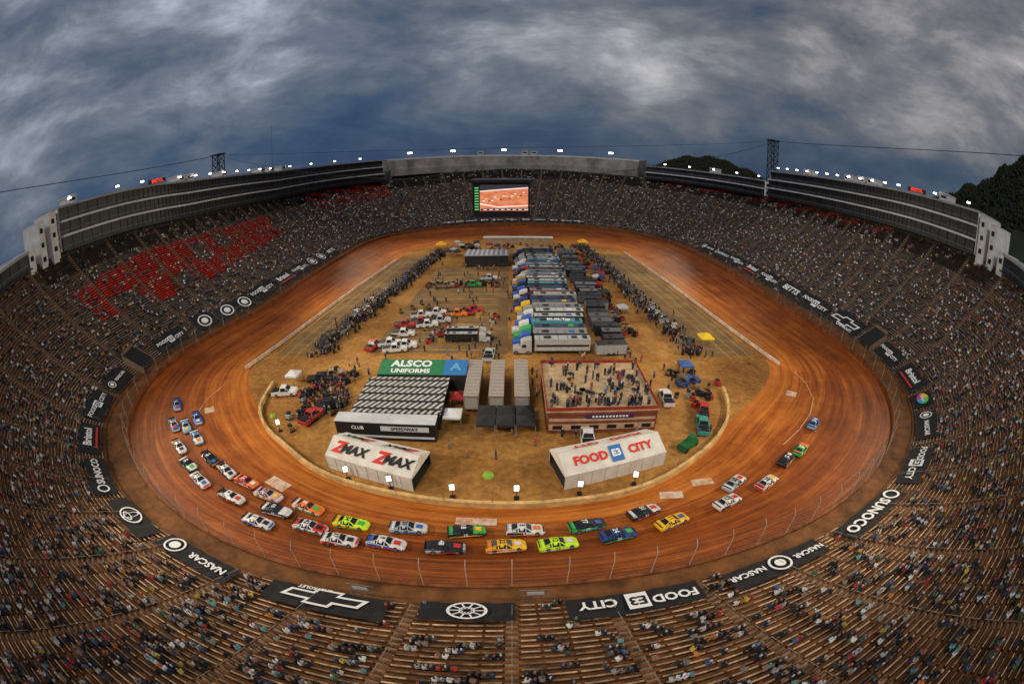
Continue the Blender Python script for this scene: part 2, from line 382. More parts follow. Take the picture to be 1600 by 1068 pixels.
# dark crossover tunnels at track level
VOM=[6-.815,.905]
for v in VOM:
    b=MB(); c,d=fr(v); L=6.5
    f0=g(FR,v)+.1; z0=4.7
    def pp_(s,o_,z): q=P(v,f0+o_,z); tg=Vector((-d[1],d[0],0)); return q+tg*s
    zt=zr(v,9)+.9
    b.quad(pp_(-L/2,0,zr(v,0)+.9),pp_(L/2,0,zr(v,0)+.9),pp_(L/2,6.2,zt),pp_(-L/2,6.2,zt))
    for s in(-L/2,L/2): b.quad(pp_(s,0,z0),pp_(s,6.2,z0),pp_(s,6.2,zt+.5),pp_(s,0,zr(v,0)+1.4),m=1)
    b.quad(pp_(-L/2,6.2,zt-.1),pp_(L/2,6.2,zt-.1),pp_(L/2,6.2,zt+1.0),pp_(-L/2,6.2,zt+1.0),m=1)
    tag(b.obj('crossover_tunnel',[M_black,mat('tunnel_wall',(.2,.13,.08),.85,.3,.6)]),'dark crossover tunnel opening with low walls in the seats','tunnel','tunnel openings in the seating')
# ------------------------------------------------------------------ suites
RIM=NR*DR
M_fas=mat('pale_fascia',(.50,.51,.53),.6,.15,.2); M_roofg=mat('grey_roof',(.26,.27,.285),.7,.2,.15)
def suite(name,label,va,vb,levels=3,depth=13,gap=1.2,H=(4.3,4.3,4.3),zoff=lambda v:0,ends=True):
    vs=rng_v(va,vb,.02); root=empty(name,label,'building')
    f=lambda v:g(FR,v)+RIM
    zb=lambda v:zr(v,NR-1)+gap+zoff(v)
    bs=MB(); bgl=MB(); zc=0; hs=[]
    for l in range(levels): hs.append(zc); zc+=H[l]
    Z=zc
    for l,h in enumerate(hs):
        th=.6 if l else .35
        sweep(bs,vs,lambda v:[(f(v)-3.5+l*.5,zb(v)+h),(f(v)-3.5+l*.5,zb(v)+h+th),(f(v)+depth,zb(v)+h+th),(f(v)+depth,zb(v)+h),(f(v)-3.5+l*.5,zb(v)+h)],m=0 if l else 1,cap=True)
        sweep(bgl,vs,lambda v:[(f(v)-1.6+l*.5,zb(v)+h+th),(f(v)-1.6+l*.5,zb(v)+h+H[l])])
        sweep(bgl,vs,lambda v:[(f(v)-1.75+l*.5,zb(v)+h+th+1.0),(f(v)-1.75+l*.5,zb(v)+h+th+1.22)],m=2)
        for v in vs:
            c,d=fr(v); q=P(v,f(v)-1.7+l*.5,zb(v)+h+H[l]/2+.3); bgl.box(q.x,q.y,q.z,.14,.14,H[l]-.7,math.atan2(d[1],d[0]),m=1)
    rf=MB()
    sweep(rf,vs,lambda v:[(f(v)-3.2+levels*.5,zb(v)+Z),(f(v)-3.2+levels*.5,zb(v)+Z+.7),(f(v)+depth+.5,zb(v)+Z+.7),(f(v)+depth+.5,zb(v)+Z),(f(v)-3.2+levels*.5,zb(v)+Z)],cap=True)
    bw=MB(); sweep(bw,vs,lambda v:[(f(v)+depth-.3,-.2),(f(v)+depth-.3,zb(v)+Z)])
    lst=[('fascia',bs,[M_fas,M_black]),('window_band',bgl,[M_wband,M_dark,mat('grey_rail_band',(.12,.12,.13),.6)]),('roof',rf,[M_roofg]),('rear_wall',bw,[M_dark])]
    for nme,bb,mts in lst: child(bb.obj(nme,mts),root)
    if ends:
      for v in(vs[0],vs[-1]):
        ew=MB(); z0=zb(v)
        def q_(oa,ob,za,z_b,mm=0): ew.quad(P(v,f(v)+oa,z0+za),P(v,f(v)+ob,z0+za),P(v,f(v)+ob,z0+z_b),P(v,f(v)+oa,z0+z_b),m=mm)
        q_(3,depth-.4,0,Z); 
        for l,h in enumerate(hs):
            q_(-1,3,h+.35,h+1.5); q_(-1,0,h+1.5,h+3.1); q_(2,3,h+1.5,h+3.1); q_(0,2,h+1.5,h+3.1,1); q_(-1,3,h+3.1,h+H[l]-.02)
        child(ew.obj('end_wall',[M_white,M_glass]),root)
    return root,(lambda v:zb(v)+Z+.7),f
sL,zL,fL=suite('suite_building','long curved three-storey suite block with pale bands above seating',6-2.48,6-.87)
sR1,zR1,fR=suite('suite_building','low curved two-storey suite block above the seating rim',2.02,2.48,levels=2,H=(4,4,4),zoff=lambda v:-.5)
sR,zR,fR2=suite('suite_building','long curved three-storey suite block with white end wall',.87,2.0)
sL2,zL2,_=suite('suite_building','low dark suite block behind the upper seating rows',6-.80,6-.35,levels=1,zoff=lambda v:-.4,ends=False)
sR2,zR2,_=suite('suite_building','low dark suite block behind the upper seating rows',.35,.80,levels=1,zoff=lambda v:-.4,ends=False)
for s in(1,-1):
    b=MB()
    for k,(dz,wd_) in enumerate(((13.4,3.4),(11.8,3.0),(5.5,3.0))):
        v=(.858-k*.024)*s%6; c,d=fr(v); f_=g(FR,v)+RIM; zt=zr(v,NR-1)+dz; zb_=zr(v,NR-1)-1
        q=P(v,f_+3.5,0); b.box(q.x,q.y,(zt+zb_)/2,9,wd_,zt-zb_,math.atan2(d[1],d[0])); b.box(q.x,q.y,zt+.25,9.2,wd_+.1,.5,math.atan2(d[1],d[0]),m=1)
        for zz_ in range(3):
            if zt-2-zz_*4>zb_+1: q2=P(v,f_-1.02,0); b.box(q2.x,q2.y,zt-2.2-zz_*4,.06,1.5,1.4,math.atan2(d[1],d[0]),m=2)
    tag(b.obj('stair_tower',[mat('grey_white_wall',(.55,.55,.55),.6,.2,.5),M_fas,M_glass]),'stepped pale stair tower joined to the end of the suites','building')
b=MB(); vs=rng_v(2.52,6-2.52,.02)
sweep(b,vs,lambda v:[(g(FR,v)+RIM+1,34.5),(g(FR,v)+RIM+1,38.5),(g(FR,v)+RIM+3,45),(g(FR,v)+RIM+14,46),(g(FR,v)+RIM+14,0)],cap=True)
fs_=tag(b.obj('stand_roof_building',[mat('weathered_grey_cladding',(.19,.18,.17),.8,.5,.12)]),'long grey clad wall and roof behind the seating','building')
b=MB(); sweep(b,vs,lambda v:[(g(FR,v)+RIM+2.8,44.6),(g(FR,v)+RIM+2.8,45.3),(g(FR,v)+RIM+3.4,45.35)]); 
child(b.obj('roof_edge',[M_fas]),fs_)
def redsign(v,zf,ff,L=9):
    q=P(v,ff(v)-1.5,zf(v)+.1); c,d=fr(v); rt=Vector((d[1],-d[0],0)); up=Vector((0,0,1)); nn=Vector((-d[0],-d[1],0))
    r=bpy.data.objects.new('roof_sign',None); link(r); r.matrix_world=basis(q,rt,up,nn); tag(r,'red illuminated letters on a dark backing along the roof edge','sign')
    bb=MB(); bb.box(0,.9,-.15,L,1.4,.2); child(bb.obj('sign_backing',[M_dark]),r)
    t=link(bpy.data.objects.new('lettering',text_mesh('BRISTOL',1.6,mat('red_neon',(1,.05,.02),.5,emit=1.2)))); t.location=(0,.9,0.02); child(t,r)
redsign(6-1.15,zL,fL); redsign(1.02,zR,fR2)
# ------------------------------------------------------------------ floodlights on roofs
fl=empty('floodlight','short roof-edge floodlight with a glowing white lamp head','floodlight','floodlights along the stadium rim')
b=MB(); b.cyl((0,0,0),(0,0,1.5),.1,6); b.box(0,0,1.6,.3,1.3,.2); child(b.obj('pole',[M_metal]),fl)
b=MB(); b.box(-.18,0,1.75,.22,1.5,.42); child(b.obj('lamp_head',[M_lamp]),fl)
first=True
def put_fl(v,off,z,s=1):
    global first
    c,d=fr(v); q=P(v,off,z); rot=math.atan2(d[1],d[0]); M=Matrix.Translation(q)@Matrix.Rotation(rot,4,'Z')@Matrix.Scale(s,4)
    if first: fl.matrix_world=M; first=False
    else: copy_thing(fl,M)
for v in rng_v(6-2.4,6-.9,.1): put_fl(v,fL(v)+1,zL(v))
for v in rng_v(.9,1.96,.075): put_fl(v,fR2(v)+1,zR(v))
for v in rng_v(2.06,2.42,.1): put_fl(v,fR(v)+1,zR1(v))
for v in (.62,.68,.74,6-.62,6-.68,6-.74): put_fl(v,g(FR,v)+RIM+1,zL2(v) if v>3 else zR2(v))
for x in(-72,-38,-5,30,66):
    v,_d=loc_v(x,290); put_fl(v,g(FR,v)+RIM+6,45.4,2.0)
cab=MB(); cab.box(0,0,1.2,6,4,2.4); cab.box(0,0,2.6,6.4,4.4,.35,m=1)
cab.quad((-3.01,-1.5,1.0),(-3.01,1.5,1.0),(-3.01,1.5,1.9),(-3.01,-1.5,1.9),m=2)
cm=cab.mesh('rooftop_cabin',[mat('greyed_white',(.45,.45,.46),.6,.2,.5),M_fas,M_glass])
for v,zf,ff in((6-.91,zL,fL),(6-1.32,zL,fL),(6-1.38,zL,fL),(6-1.62,zL,fL),(6-1.95,zL,fL),(6-2.02,zL,fL),(6-2.08,zL,fL),(.96,zR,fR2),(1.3,zR,fR2),(1.36,zR,fR2),(1.45,zR,fR2),(1.75,zR,fR2),(2.25,zR1,fR)):
    c,d=fr(v); q=P(v,ff(v)+5,zf(v)); o=link(bpy.data.objects.new('rooftop_cabin',cm)); o.location=q; o.rotation_euler=(0,0,math.atan2(d[1],d[0])); tag(o,'small white camera cabin standing on the suite roof','cabin','cabins on the stadium roof')
for x in(-20,8,14):
    v,_d=loc_v(x,295); q=P(v,g(FR,v)+RIM+8,45.5); o=link(bpy.data.objects.new('rooftop_cabin',cm)); o.location=q; o.rotation_euler=(0,0,R_(90)); tag(o,'small white camera cabin standing on the far roof','cabin','cabins on the stadium roof')
# ------------------------------------------------------------------ lattice towers, mast, cables
def tower(x,y,zt,wd=4.5):
    b=MB(); cs=[(-wd/2,-wd/2),(wd/2,-wd/2),(wd/2,wd/2),(-wd/2,wd/2)]
    for cx,cy in cs: b.cyl((cx,cy,0),(cx,cy,zt),.28,5)
    z=0; st=4.0
    while z<zt-.1:
        for j in range(4):
            a=cs[j];c2=cs[(j+1)%4]; z2=min(zt,z+st)
            b.cyl((*a,z),(*c2,z2),.14,4,cap=False); b.cyl((*c2,z),(*a,z2),.14,4,cap=False); b.cyl((*a,z2),(*c2,z2),.14,4,cap=False)
        z+=st
    b.box(0,0,zt+.3,wd+1.5,wd+1.5,.5)
    o=b.obj('cable_tower',[mat('dark_tower_steel',(.03,.032,.036),.6)]); o.location=(x,y,0); tag(o,'square steel lattice tower holding the screen cables','tower','cable towers'); return o
tower(-140,178,60); tower(143,214,67); 
b=MB(); b.cyl((0,0,0),(0,0,72),.35,6,r2=.1); o=b.obj('radio_mast',[M_metal]); o.location=(-125,208,0); tag(o,'thin tall radio mast behind the seating bowl','mast')
def cable(p,q,sag,r=.14):
    b=MB(); p,q=Vector(p),Vector(q); n=24; pts=[p.lerp(q,i/n)-Vector((0,0,sag*4*(i/n)*(1-i/n))) for i in range(n+1)]
    for i in range(n): b.cyl(pts[i],pts[i+1],r,5,cap=False)
    tag(b.obj('steel_cable',[M_black]),'long dark steel cable strung across the stadium','cable','overhead cables')
SCX,SCY=-3.7,150
cable((-140,178,60),(SCX-9,SCY+6,34.8),6,.07); cable((143,214,67),(SCX+9,SCY+6,34.8),6,.07)
cable((-140,178,60),(-160,-10,80),8,.14); cable((143,214,67),(170,-10,95),8,.14)
cable((143,214,67),(-140,178,60),16,.07); cable((143,214,66),(SCX+9,SCY+2,34.8),5,.07)
# ------------------------------------------------------------------ hanging screen
scn=empty('hanging_video_screen','big bright video screen hanging over the infield showing race footage','screen',loc=(SCX,SCY,0))
b=MB(); b.box(0,8,28.3,19.6,14,11.2,taper=1.0); b.box(0,8,34.5,21,15.2,1.0); b.box(0,8,22.2,21,15,.8)
child(b.obj('frame',[M_black]),scn)
def screen_mat():
    m=bpy.data.materials.new('video_picture'); m.use_nodes=True; t=m.node_tree; bs=t.nodes['Principled BSDF']; bs.inputs['Base Color'].default_value=(.02,.02,.02,1)
    tc=t.nodes.new('ShaderNodeTexCoord'); mp=t.nodes.new('ShaderNodeMapping'); mp.inputs['Scale'].default_value=(.25,.1,.6)
    n=t.nodes.new('ShaderNodeTexNoise'); n.inputs['Scale'].default_value=1.3; n.inputs['Detail'].default_value=4
    r=t.nodes.new('ShaderNodeValToRGB'); e=r.color_ramp.elements; e[0].position=.35; e[0].color=(.62,.15,.06,1); e[1].position=.68; e[1].color=(.85,.30,.14,1)
    t.links.new(tc.outputs['Object'],mp.inputs[0]); t.links.new(mp.outputs[0],n.inputs['Vector']); t.links.new(n.outputs['Fac'],r.inputs['Fac']); t.links.new(r.outputs['Color'],bs.inputs['Emission Color']); bs.inputs['Emission Strength'].default_value=1.0; return m
b=MB(); b.quad((-7.3,.95,24),(9.2,.95,24),(9.2,.95,33.2),(-7.3,.95,33.2)); child(b.obj('screen_picture',[screen_mat()]),scn)
b=MB(); b.quad((-9.3,.95,24),(-7.5,.95,24),(-7.5,.95,33.2),(-9.3,.95,33.2))
for i in range(9): b.box(-8.4,.93,24.6+i*.95,1.4,.02,.4,m=1)
child(b.obj('score_column',[M_black,mat('green_digits',(.15,.8,.25),.5,emit=.4)]),scn)
b=MB()
# televised track: pale wall bands, crowd strip, row of cars
b.add([(-7.3,.93,31.2),(9.2,.93,32.4),(9.2,.93,33.2),(-7.3,.93,33.2)],[(0,1,2,3)],1)
b.add([(-7.3,.92,30.8),(9.2,.92,32.0),(9.2,.92,32.3),(-7.3,.92,31.1)],[(0,1,2,3)],0)
b.add([(-7.3,.92,26.4),(-1,.92,25.2),(9.2,.92,25.8),(9.2,.92,26.1),(-1,.92,25.5),(-7.3,.92,26.8)],[(0,1,4,5),(1,2,3,4)],0)
for i in range(15):
    x=-6+i*.98; z=27.6+.16*i+math.sin(i*1.9)*.7
    b.box(x,.91,z,.75,.02,.34,m=[0,2,1,0,0,2,1][i%7]); b.box(x,.905,z+.22,.4,.02,.16,m=1)
b.box(1,.92,24.5,16,.02,.7,m=1)
for i in range(8): b.box(-5.5+i*2,.905,24.5,1.2,.01,.25,m=0)
child(b.obj('screen_graphics',[mat('screen_white',(.85,.82,.8),.5,emit=.8),mat('screen_dark',(.05,.05,.07),.5,emit=.3),mat('screen_yellow',(.9,.7,.1),.5,emit=.7)]),scn)
# ------------------------------------------------------------------ banners
BAN=[]
M_ban=mat('black_banner_cloth',(.013,.013,.015),.85,.4,.8)
MULT=[mat('banner_green',(.1,.5,.1),.7),mat('banner_yellow',(.7,.5,.03),.7),mat('banner_magenta',(.5,.05,.25),.7),mat('banner_cyan',(.05,.35,.6),.7)]
def bowtie(b,x,y,s,m=0,z=0):
    pts=[(-1.12,-.17),(-.36,-.17),(-.42,-.33),(.30,-.33),(.36,-.17),(.98,-.17),(1.12,.17),(.36,.17),(.42,.33),(-.30,.33),(-.36,.17),(-.98,.17)]
    b.add([(x+(p[0]+p[1]*.18)*s,y+p[1]*s*1.05,z) for p in pts],[tuple(range(12))],m)
def bowtie_outline(b,x,y,s):
    bowtie(b,x,y,s); 
    pts=[(-.98,-.1),(-.27,-.1),(-.33,-.26),(.24,-.26),(.27,-.1),(.9,-.1),(.98,.1),(.27,.1),(.33,.26),(-.24,.26),(-.27,.1),(-.9,.1)]
    b.add([(x+(p[0]+p[1]*.18)*s,y+p[1]*s*1.05,.02) for p in pts],[tuple(range(12))],2)
def ring_(b,x,y,r,w_,m=0,n=20,ax=1,ay=1):
    vs=[]; 
    for i in range(n):
        a=2*math.pi*i/n; vs+= [(x+ax*r*math.cos(a),y+ay*r*math.sin(a),0),(x+ax*(r-w_)*math.cos(a),y+ay*(r-w_)*math.sin(a),0)]
    b.add(vs,[(2*i,2*((i+1)%n),2*((i+1)%n)+1,2*i+1) for i in range(n)],m)
def disc(b,x,y,r,m=0,z=0,n=18): b.add([(x+r*math.cos(2*math.pi*i/n),y+r*math.sin(2*math.pi*i/n),z) for i in range(n)],[tuple(range(n))],m)
def banner(v,L,kind,rows=3.6,extra=0):
    v%=6; rows*=1.1; f0=g(FR,v)+.25+extra; i0=(.25+extra)/DR
    z0=zr(v,max(0,i0))+.75; z1=zr(v,i0+rows)+.75
    a=P(v,f0,z0); c_=P(v,f0+rows*DR,z1); c,d=fr(v)
    tg=(P(v-.01,f0,0)-P(v+.01,f0,0)); tg.z=0; tg.normalize(); rt=tg
    up=(c_-a); up=(up-rt*up.dot(rt)); H=up.length; up.normalize(); nn=rt.cross(up)
    if nn.z<0: rt=-rt; nn=rt.cross(up)
    cen=(a+c_)/2
    r=bpy.data.objects.new('banner',None); link(r); r.matrix_world=basis(cen,rt,up,nn)
    desc={'food':'black sponsor banner with white grocery lettering over the front rows','bow':'black sponsor banner with white bow tie emblem over front rows','wheel':'black banner with white wheel emblem over the front rows','bris':'black banner with white speedway lettering over front rows','cast':'black banner with white lettering and ring over front rows','round':'black banner with a round white emblem over front rows','roundb':'black banner with a round white emblem at one end','roundc':'black banner with round emblem between two white words','disc':'black banner with a single round white emblem','betts':'black banner with plain white lettering over the front rows','toy':'black banner with white oval emblem over front rows','multi':'small black banner with a multicoloured oval emblem'}[kind]
    tag(r,desc,'banner','sponsor banners around the track')
    b=MB(); nx=12
    for i in range(nx):
        for j in range(3):
            pz=lambda p,q:.07*math.sin(p*3.1+v*9)+.05*math.sin(q*5+p*2)
            x0,x1=-L/2+L*i/nx,-L/2+L*(i+1)/nx; y0,y1=-H/2+H*j/3,-H/2+H*(j+1)/3
            b.quad((x0,y0,pz(i,j)-.1),(x1,y0,pz(i+1,j)-.1),(x1,y1,pz(i+1,j+1)-.1),(x0,y1,pz(i,j+1)-.1))
    child(b.obj('sheet',[M_ban]),r)
    e=MB(); tx=[]; s=H; q=s
    if kind=='food':
        q=min(s,L*.27); tx=[('FOOD',q*.52,-L*.28,H*.07),('CITY',q*.52,L*.28,-H*.07)]
        e.add([(-.34*q,-.38*q,0),(.34*q,-.38*q,0),(.34*q,.38*q,0),(-.34*q,.38*q,0)],[(0,1,2,3)],0)
    elif kind=='bow': q=min(s,L*.34); bowtie_outline(e,0,-.06*s,q*1.15); tx=[('CHEVROLET',s*.2,.1*L,-.42*s)]
    elif kind=='wheel':
        ring_(e,0,0,s*.46,s*.07,ax=1.5); ring_(e,0,0,s*.2,s*.04,ax=1.4)
        for k in range(10):
            a_=k*math.pi/5; ca,sa=math.cos(a_),math.sin(a_)
            e.add([(1.5*(ca*.1*s-sa*.02*s),sa*.1*s+ca*.02*s,0),(1.5*(ca*.1*s+sa*.02*s),sa*.1*s-ca*.02*s,0),(1.5*(ca*.42*s+sa*.02*s),sa*.42*s-ca*.02*s,0),(1.5*(ca*.42*s-sa*.02*s),sa*.42*s+ca*.02*s,0)],[(0,1,2,3)])
    elif kind=='bris': q=min(s,L*.3); tx=[('Bristol',q*.75,0,.08*s)]; e.add([(-.38*L,-.36*s,0),(.38*L,-.36*s,0),(.33*L,-.27*s,0),(-.33*L,-.27*s,0)],[(0,1,2,3)],1)
    elif kind=='cast': q=min(s,L*.22); ring_(e,-L*.38,0,q*.42,q*.12); tx=[('SUNOCO',q*.75,L*.09,0)]
    elif kind=='round': q=min(s,L*.3); ring_(e,-L*.33,0,q*.44,q*.08); disc(e,-L*.33,0,q*.22); tx=[('NASCAR',q*.46,L*.16,0)]
    elif kind=='roundb': q=min(s,L*.3); ring_(e,L*.30,0,q*.46,q*.08); disc(e,L*.30,0,q*.24); tx=[('NASCAR',q*.44,-L*.18,0)]
    elif kind=='roundc': q=min(s,L*.3); ring_(e,0,0,q*.42,q*.08); disc(e,0,0,q*.2); tx=[('NASCAR',q*.34,-L*.32,.05*s),('NASCAR',q*.34,L*.32,-.05*s)]
    elif kind=='disc': q=min(s,L); ring_(e,0,0,q*.45,q*.08); disc(e,0,0,q*.22)
    elif kind=='betts': tx=[('BETTS',min(s,L*.33)*.75,0,0)]
    elif kind=='toy': q=min(s,L*.5); ring_(e,0,0,q*.42,q*.06,ax=1.5); ring_(e,0,0,q*.36,q*.06,ax=.5); ring_(e,0,.15*q,q*.22,q*.06,ax=1.6,ay=.6)
    elif kind=='multi':
        for k in range(4): 
            a0=k*math.pi/2; pts=[(0,0,0)]+[(1.5*s*.3*math.cos(a0+t*math.pi/12),s*.3*math.sin(a0+t*math.pi/12),0) for t in range(7)]
            e.add(pts,[tuple(range(8))],3+k)
        tx=[('Bristol',s*.2,0,0)]
    if e.v:
        o=e.obj('emblem',[M_lettW,M_lettR,M_ban]+MULT); o.location=(0,0,.09); child(o,r)
    if kind=='food':
        o=link(bpy.data.objects.new('lettering',text_mesh('E3',.56*q,M_black,.03))); o.location=(0,0,.12); child(o,r)
    for t,z_,x_,y_ in tx:
        o=link(bpy.data.objects.new('lettering',text_mesh(t,z_,M_lettW,.03))); o.location=(x_,y_,.11); child(o,r)
    dv=L/2/130.
    BAN.append((v-dv,v+dv))
for v,L,k,rw in [(6-.035,8.8,'wheel',3.4),(6-.150,13,'bow',4.4),(.100,13.5,'food',4),(6-.285,13,'roundb',4.5),(.238,14,'roundc',4.5),(6-.39,12,'toy',5),(.38,16,'cast',5),(6-.49,13,'cast',5.5),(.505,14,'food',6),
    (6-.585,12,'bris',6),(6-.675,12,'food',6),(6-.75,9,'round',6),(.615,12,'round',6),(.69,6,'multi',6),(.76,12,'bris',6),(.845,10,'food',6),
    (.985,14,'bow',7),(1.13,14,'food',7),(1.28,13.5,'betts',7),(1.43,13,'food',6),(1.57,12,'bris',6),(1.70,12,'food',6),(1.83,12,'cast',6),(1.96,11,'round',6),
    (6-.895,11,'food',6),(6-.985,7,'disc',6),(6-1.065,7,'disc',6),(6-1.14,6.5,'disc',6),(6-1.26,14,'food',7),(6-1.41,13,'bris',6),(6-1.55,12,'food',6),(6-1.66,7,'disc',6),(6-1.75,8,'disc',6),(6-1.86,10,'betts',6)]:
    banner(v,L,k,rw)
for x in range(-5,6):
    v,_d=loc_v(x*9,262); 
    banner(v,7,['food','bris','cast','betts','round'][x%5],rows=2.4)
def inban(v):
    for a,b_ in BAN:
        if a<=v<=b_ or a<=v-6<=b_ or a<=v+6<=b_: return True
    return False
# ------------------------------------------------------------------ people
PT=math.radians(24)
def camz(q):
    x,y,z=q[0],q[1],q[2]-CAMH; l=math.sqrt(x*x+y*y+z*z); return (y*math.cos(PT)-z*math.sin(PT))/l,l
SH=[(.015,.015,.018)]*14+[(.05,.05,.055)]*5+[(.5,.5,.5)]*5+[(.02,.03,.06)]*3+[(.30,.03,.03)]*2+[(.05,.11,.24)]+[(.2,.19,.18)]*4+[(.40,.14,.03)]+[(.04,.11,.05)]+[(.24,.15,.10)]*3+[(.1,.26,.28)]+[(.45,.32,.05)]
def M_person():
    m=bpy.data.materials.new('jacket_cloth'); m.use_nodes=True; t=m.node_tree; bs=t.nodes['Principled BSDF']; bs.inputs['Roughness'].default_value=.85
    oi=t.nodes.new('ShaderNodeObjectInfo'); r=t.nodes.new('ShaderNodeValToRGB'); r.color_ramp.interpolation='CONSTANT'; e=r.color_ramp.elements
    cs=[(.015,.015,.018),(.05,.05,.06),(.02,.03,.06),(.36,.36,.37),(.015,.015,.02),(.02,.02,.022),(.30,.03,.03),(.02,.04,.10),(.15,.15,.16),(.015,.016,.02),(.03,.03,.03),(.03,.08,.05),(.03,.025,.02),(.36,.25,.22),(.02,.02,.02)]
    e[0].color=(*cs[0],1); e[1].position=.95; e[1].color=(*cs[-1],1)
    for i,c in enumerate(cs[1:-1]): q=e.new((i+1)/len(cs)); q.color=(*c,1)
    t.links.new(oi.outputs['Random'],r.inputs['Fac']); t.links.new(r.outputs['Color'],bs.inputs['Base Color']); return m
MP=[M_person(),mat('skin',(.42,.23,.15),.6),mat('hair',(.04,.025,.015),.8),mat('jeans',(.03,.04,.07),.85),mat('shoes',(.03,.03,.03),.7)]
def skin_person(nme,V,E,Rr,cls):
    me=bpy.data.meshes.new(nme); me.from_pydata(V,E,[]); o=link(bpy.data.objects.new(nme,me))
    sm=o.modifiers.new('s','SKIN'); 
    for i,r in enumerate(Rr): me.skin_vertices[0].data[i].radius=(r[0],r[1]) if isinstance(r,tuple) else (r,r)
    me.skin_vertices[0].data[0].use_root=True
    su=o.modifiers.new('u','SUBSURF'); su.levels=1; su.render_levels=1
    bpy.context.view_layer.update()
    m2=bpy.data.meshes.new_from_object(o.evaluated_get(bpy.context.evaluated_depsgraph_get())); bpy.data.objects.remove(o)
    m2.name=nme; m2.materials.clear()
    for x in MP: m2.materials.append(x)
    for p in m2.polygons: p.material_index=cls(p.center); p.use_smooth=True
    return m2
def seated(lean,hx,hz,hy,turn):
    V=[(0,0,.08),(lean*.3,0,.25),(lean*.8,0,.44),(lean,0,.56),(lean+.02,0,.64),(lean+.05,turn,.74),(lean+.04,turn*1.2,.84)]
    E=[(0,1),(1,2),(2,3),(3,4),(4,5),(5,6)]; Rr=[(.15,.13),(.15,.11),(.17,.12),(.07,.07),(.055,.055),(.09,.1),(.07,.07)]
    for s in(-1,1):
        k=len(V); V+=[(lean*.9,s*.19,.5),(lean*.6+.08,s*.26,.28),(hx,s*hy,hz),(hx+.08,s*(hy-.02),hz-.01)]; E+=[(2,k),(k,k+1),(k+1,k+2),(k+2,k+3)]; Rr+=[.07,.052,.04,.045]
        k=len(V); V+=[(.05,s*.1,.07),(.44,s*.13,.1),(.42,s*.13,-.28),(.42,s*.13,-.37),(.55,s*.14,-.39)]; E+=[(0,k),(k,k+1),(k+1,k+2),(k+2,k+3),(k+3,k+4)]; Rr+=[.09,.075,.055,.045,.045]
    def cls(c):
        if c.z>.665: return 2 if (c.z>.82 or c.x<lean+.015) else 1
        if c.z<-.33: return 4
        if c.x>hx-.01 and abs(c.z-hz)<.075 and c.z>.17: return 1
        if c.z<.17 and c.x>.06 or c.z<.05: return 3
        return 0
    return skin_person('person',V,E,Rr,cls)
PM=[seated(.03,.32,.24,.13,0),seated(.14,.42,.26,.1,.02),seated(-.03,.3,.36,.06,-.03)]
seats=[]
for i in range(NR):
    v=0.0
    while v<6:
        u=v if v<3 else 6-v
        r=g(RO,v)+offr(v,i); dpos=.56/(r*math.pi/2) if (u<1 or u>=2) else .56/95
        base=.42+.22*math.sin(v*7+i*.25)*math.sin(v*3.1-i*.17)+.14*math.sin(v*23-i*.6)
        dens=base*(.55+.95*min(1,i/12))+.05 if u<.6 else base+.16
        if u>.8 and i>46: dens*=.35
        if redzone(v,i): dens=.10
        if i<11 and any(abs(v-vo)<.032 for vo in VOM): dens=0
        dens=max(0,min(.95,dens))
        if random.random()<dens*.36:
            for k in range(random.choice([1,2,2,3,4,6])):
                vv=v+k*dpos
                if vv>=6: break
                if i<7 and inban(vv): continue
                kk=(vv*50)%4; 
                if kk*r*.031<.9 or (4-kk)*r*.031<.8: continue
                seats.append((vv,i)); 
            v+=dpos*5
        v+=dpos
pos=[]
for vv,i in seats:
    c,d=fr(vv); q=P(vv,offr(vv,i)+.48,zr(vv,i)+.40); cz,l=camz(q)
    if cz<-.02: continue
    pos.append((l,q.x,q.y,q.z,math.atan2(-d[1],-d[0]),cz,i,vv))
pos.sort(key=lambda t:t[0])
ni=0; rest=[]
for t in pos:
    if ni<300 and t[5]>.12:
        o=link(bpy.data.objects.new('person',PM[ni%3])); o.location=t[1:4]; o.rotation_euler=(0,0,t[4]+random.uniform(-.35,.35)); s=random.uniform(.9,1.02); o.scale=(s,s,s)
        tag(o,'spectator in casual jacket and jeans sitting on a metal bleacher','person','spectators in the bleachers'); ni+=1
    else: rest.append(t)
def bx(x0,x1,y0,y1,z0,z1,t=1.,ty=1.):
    cx,cy=(x0+x1)/2,(y0+y1)/2; o=[]
    for z,q,qy in((z0,1,1),(z1,t,ty)):
        for x,y in((x0,y0),(x1,y0),(x1,y1),(x0,y1)): o.append((cx+(x-cx)*q,cy+(y-cy)*qy,z))
    return o
FB=[(4,5,6,7),(0,1,5,4),(1,2,6,5),(2,3,7,6),(3,0,4,7)]
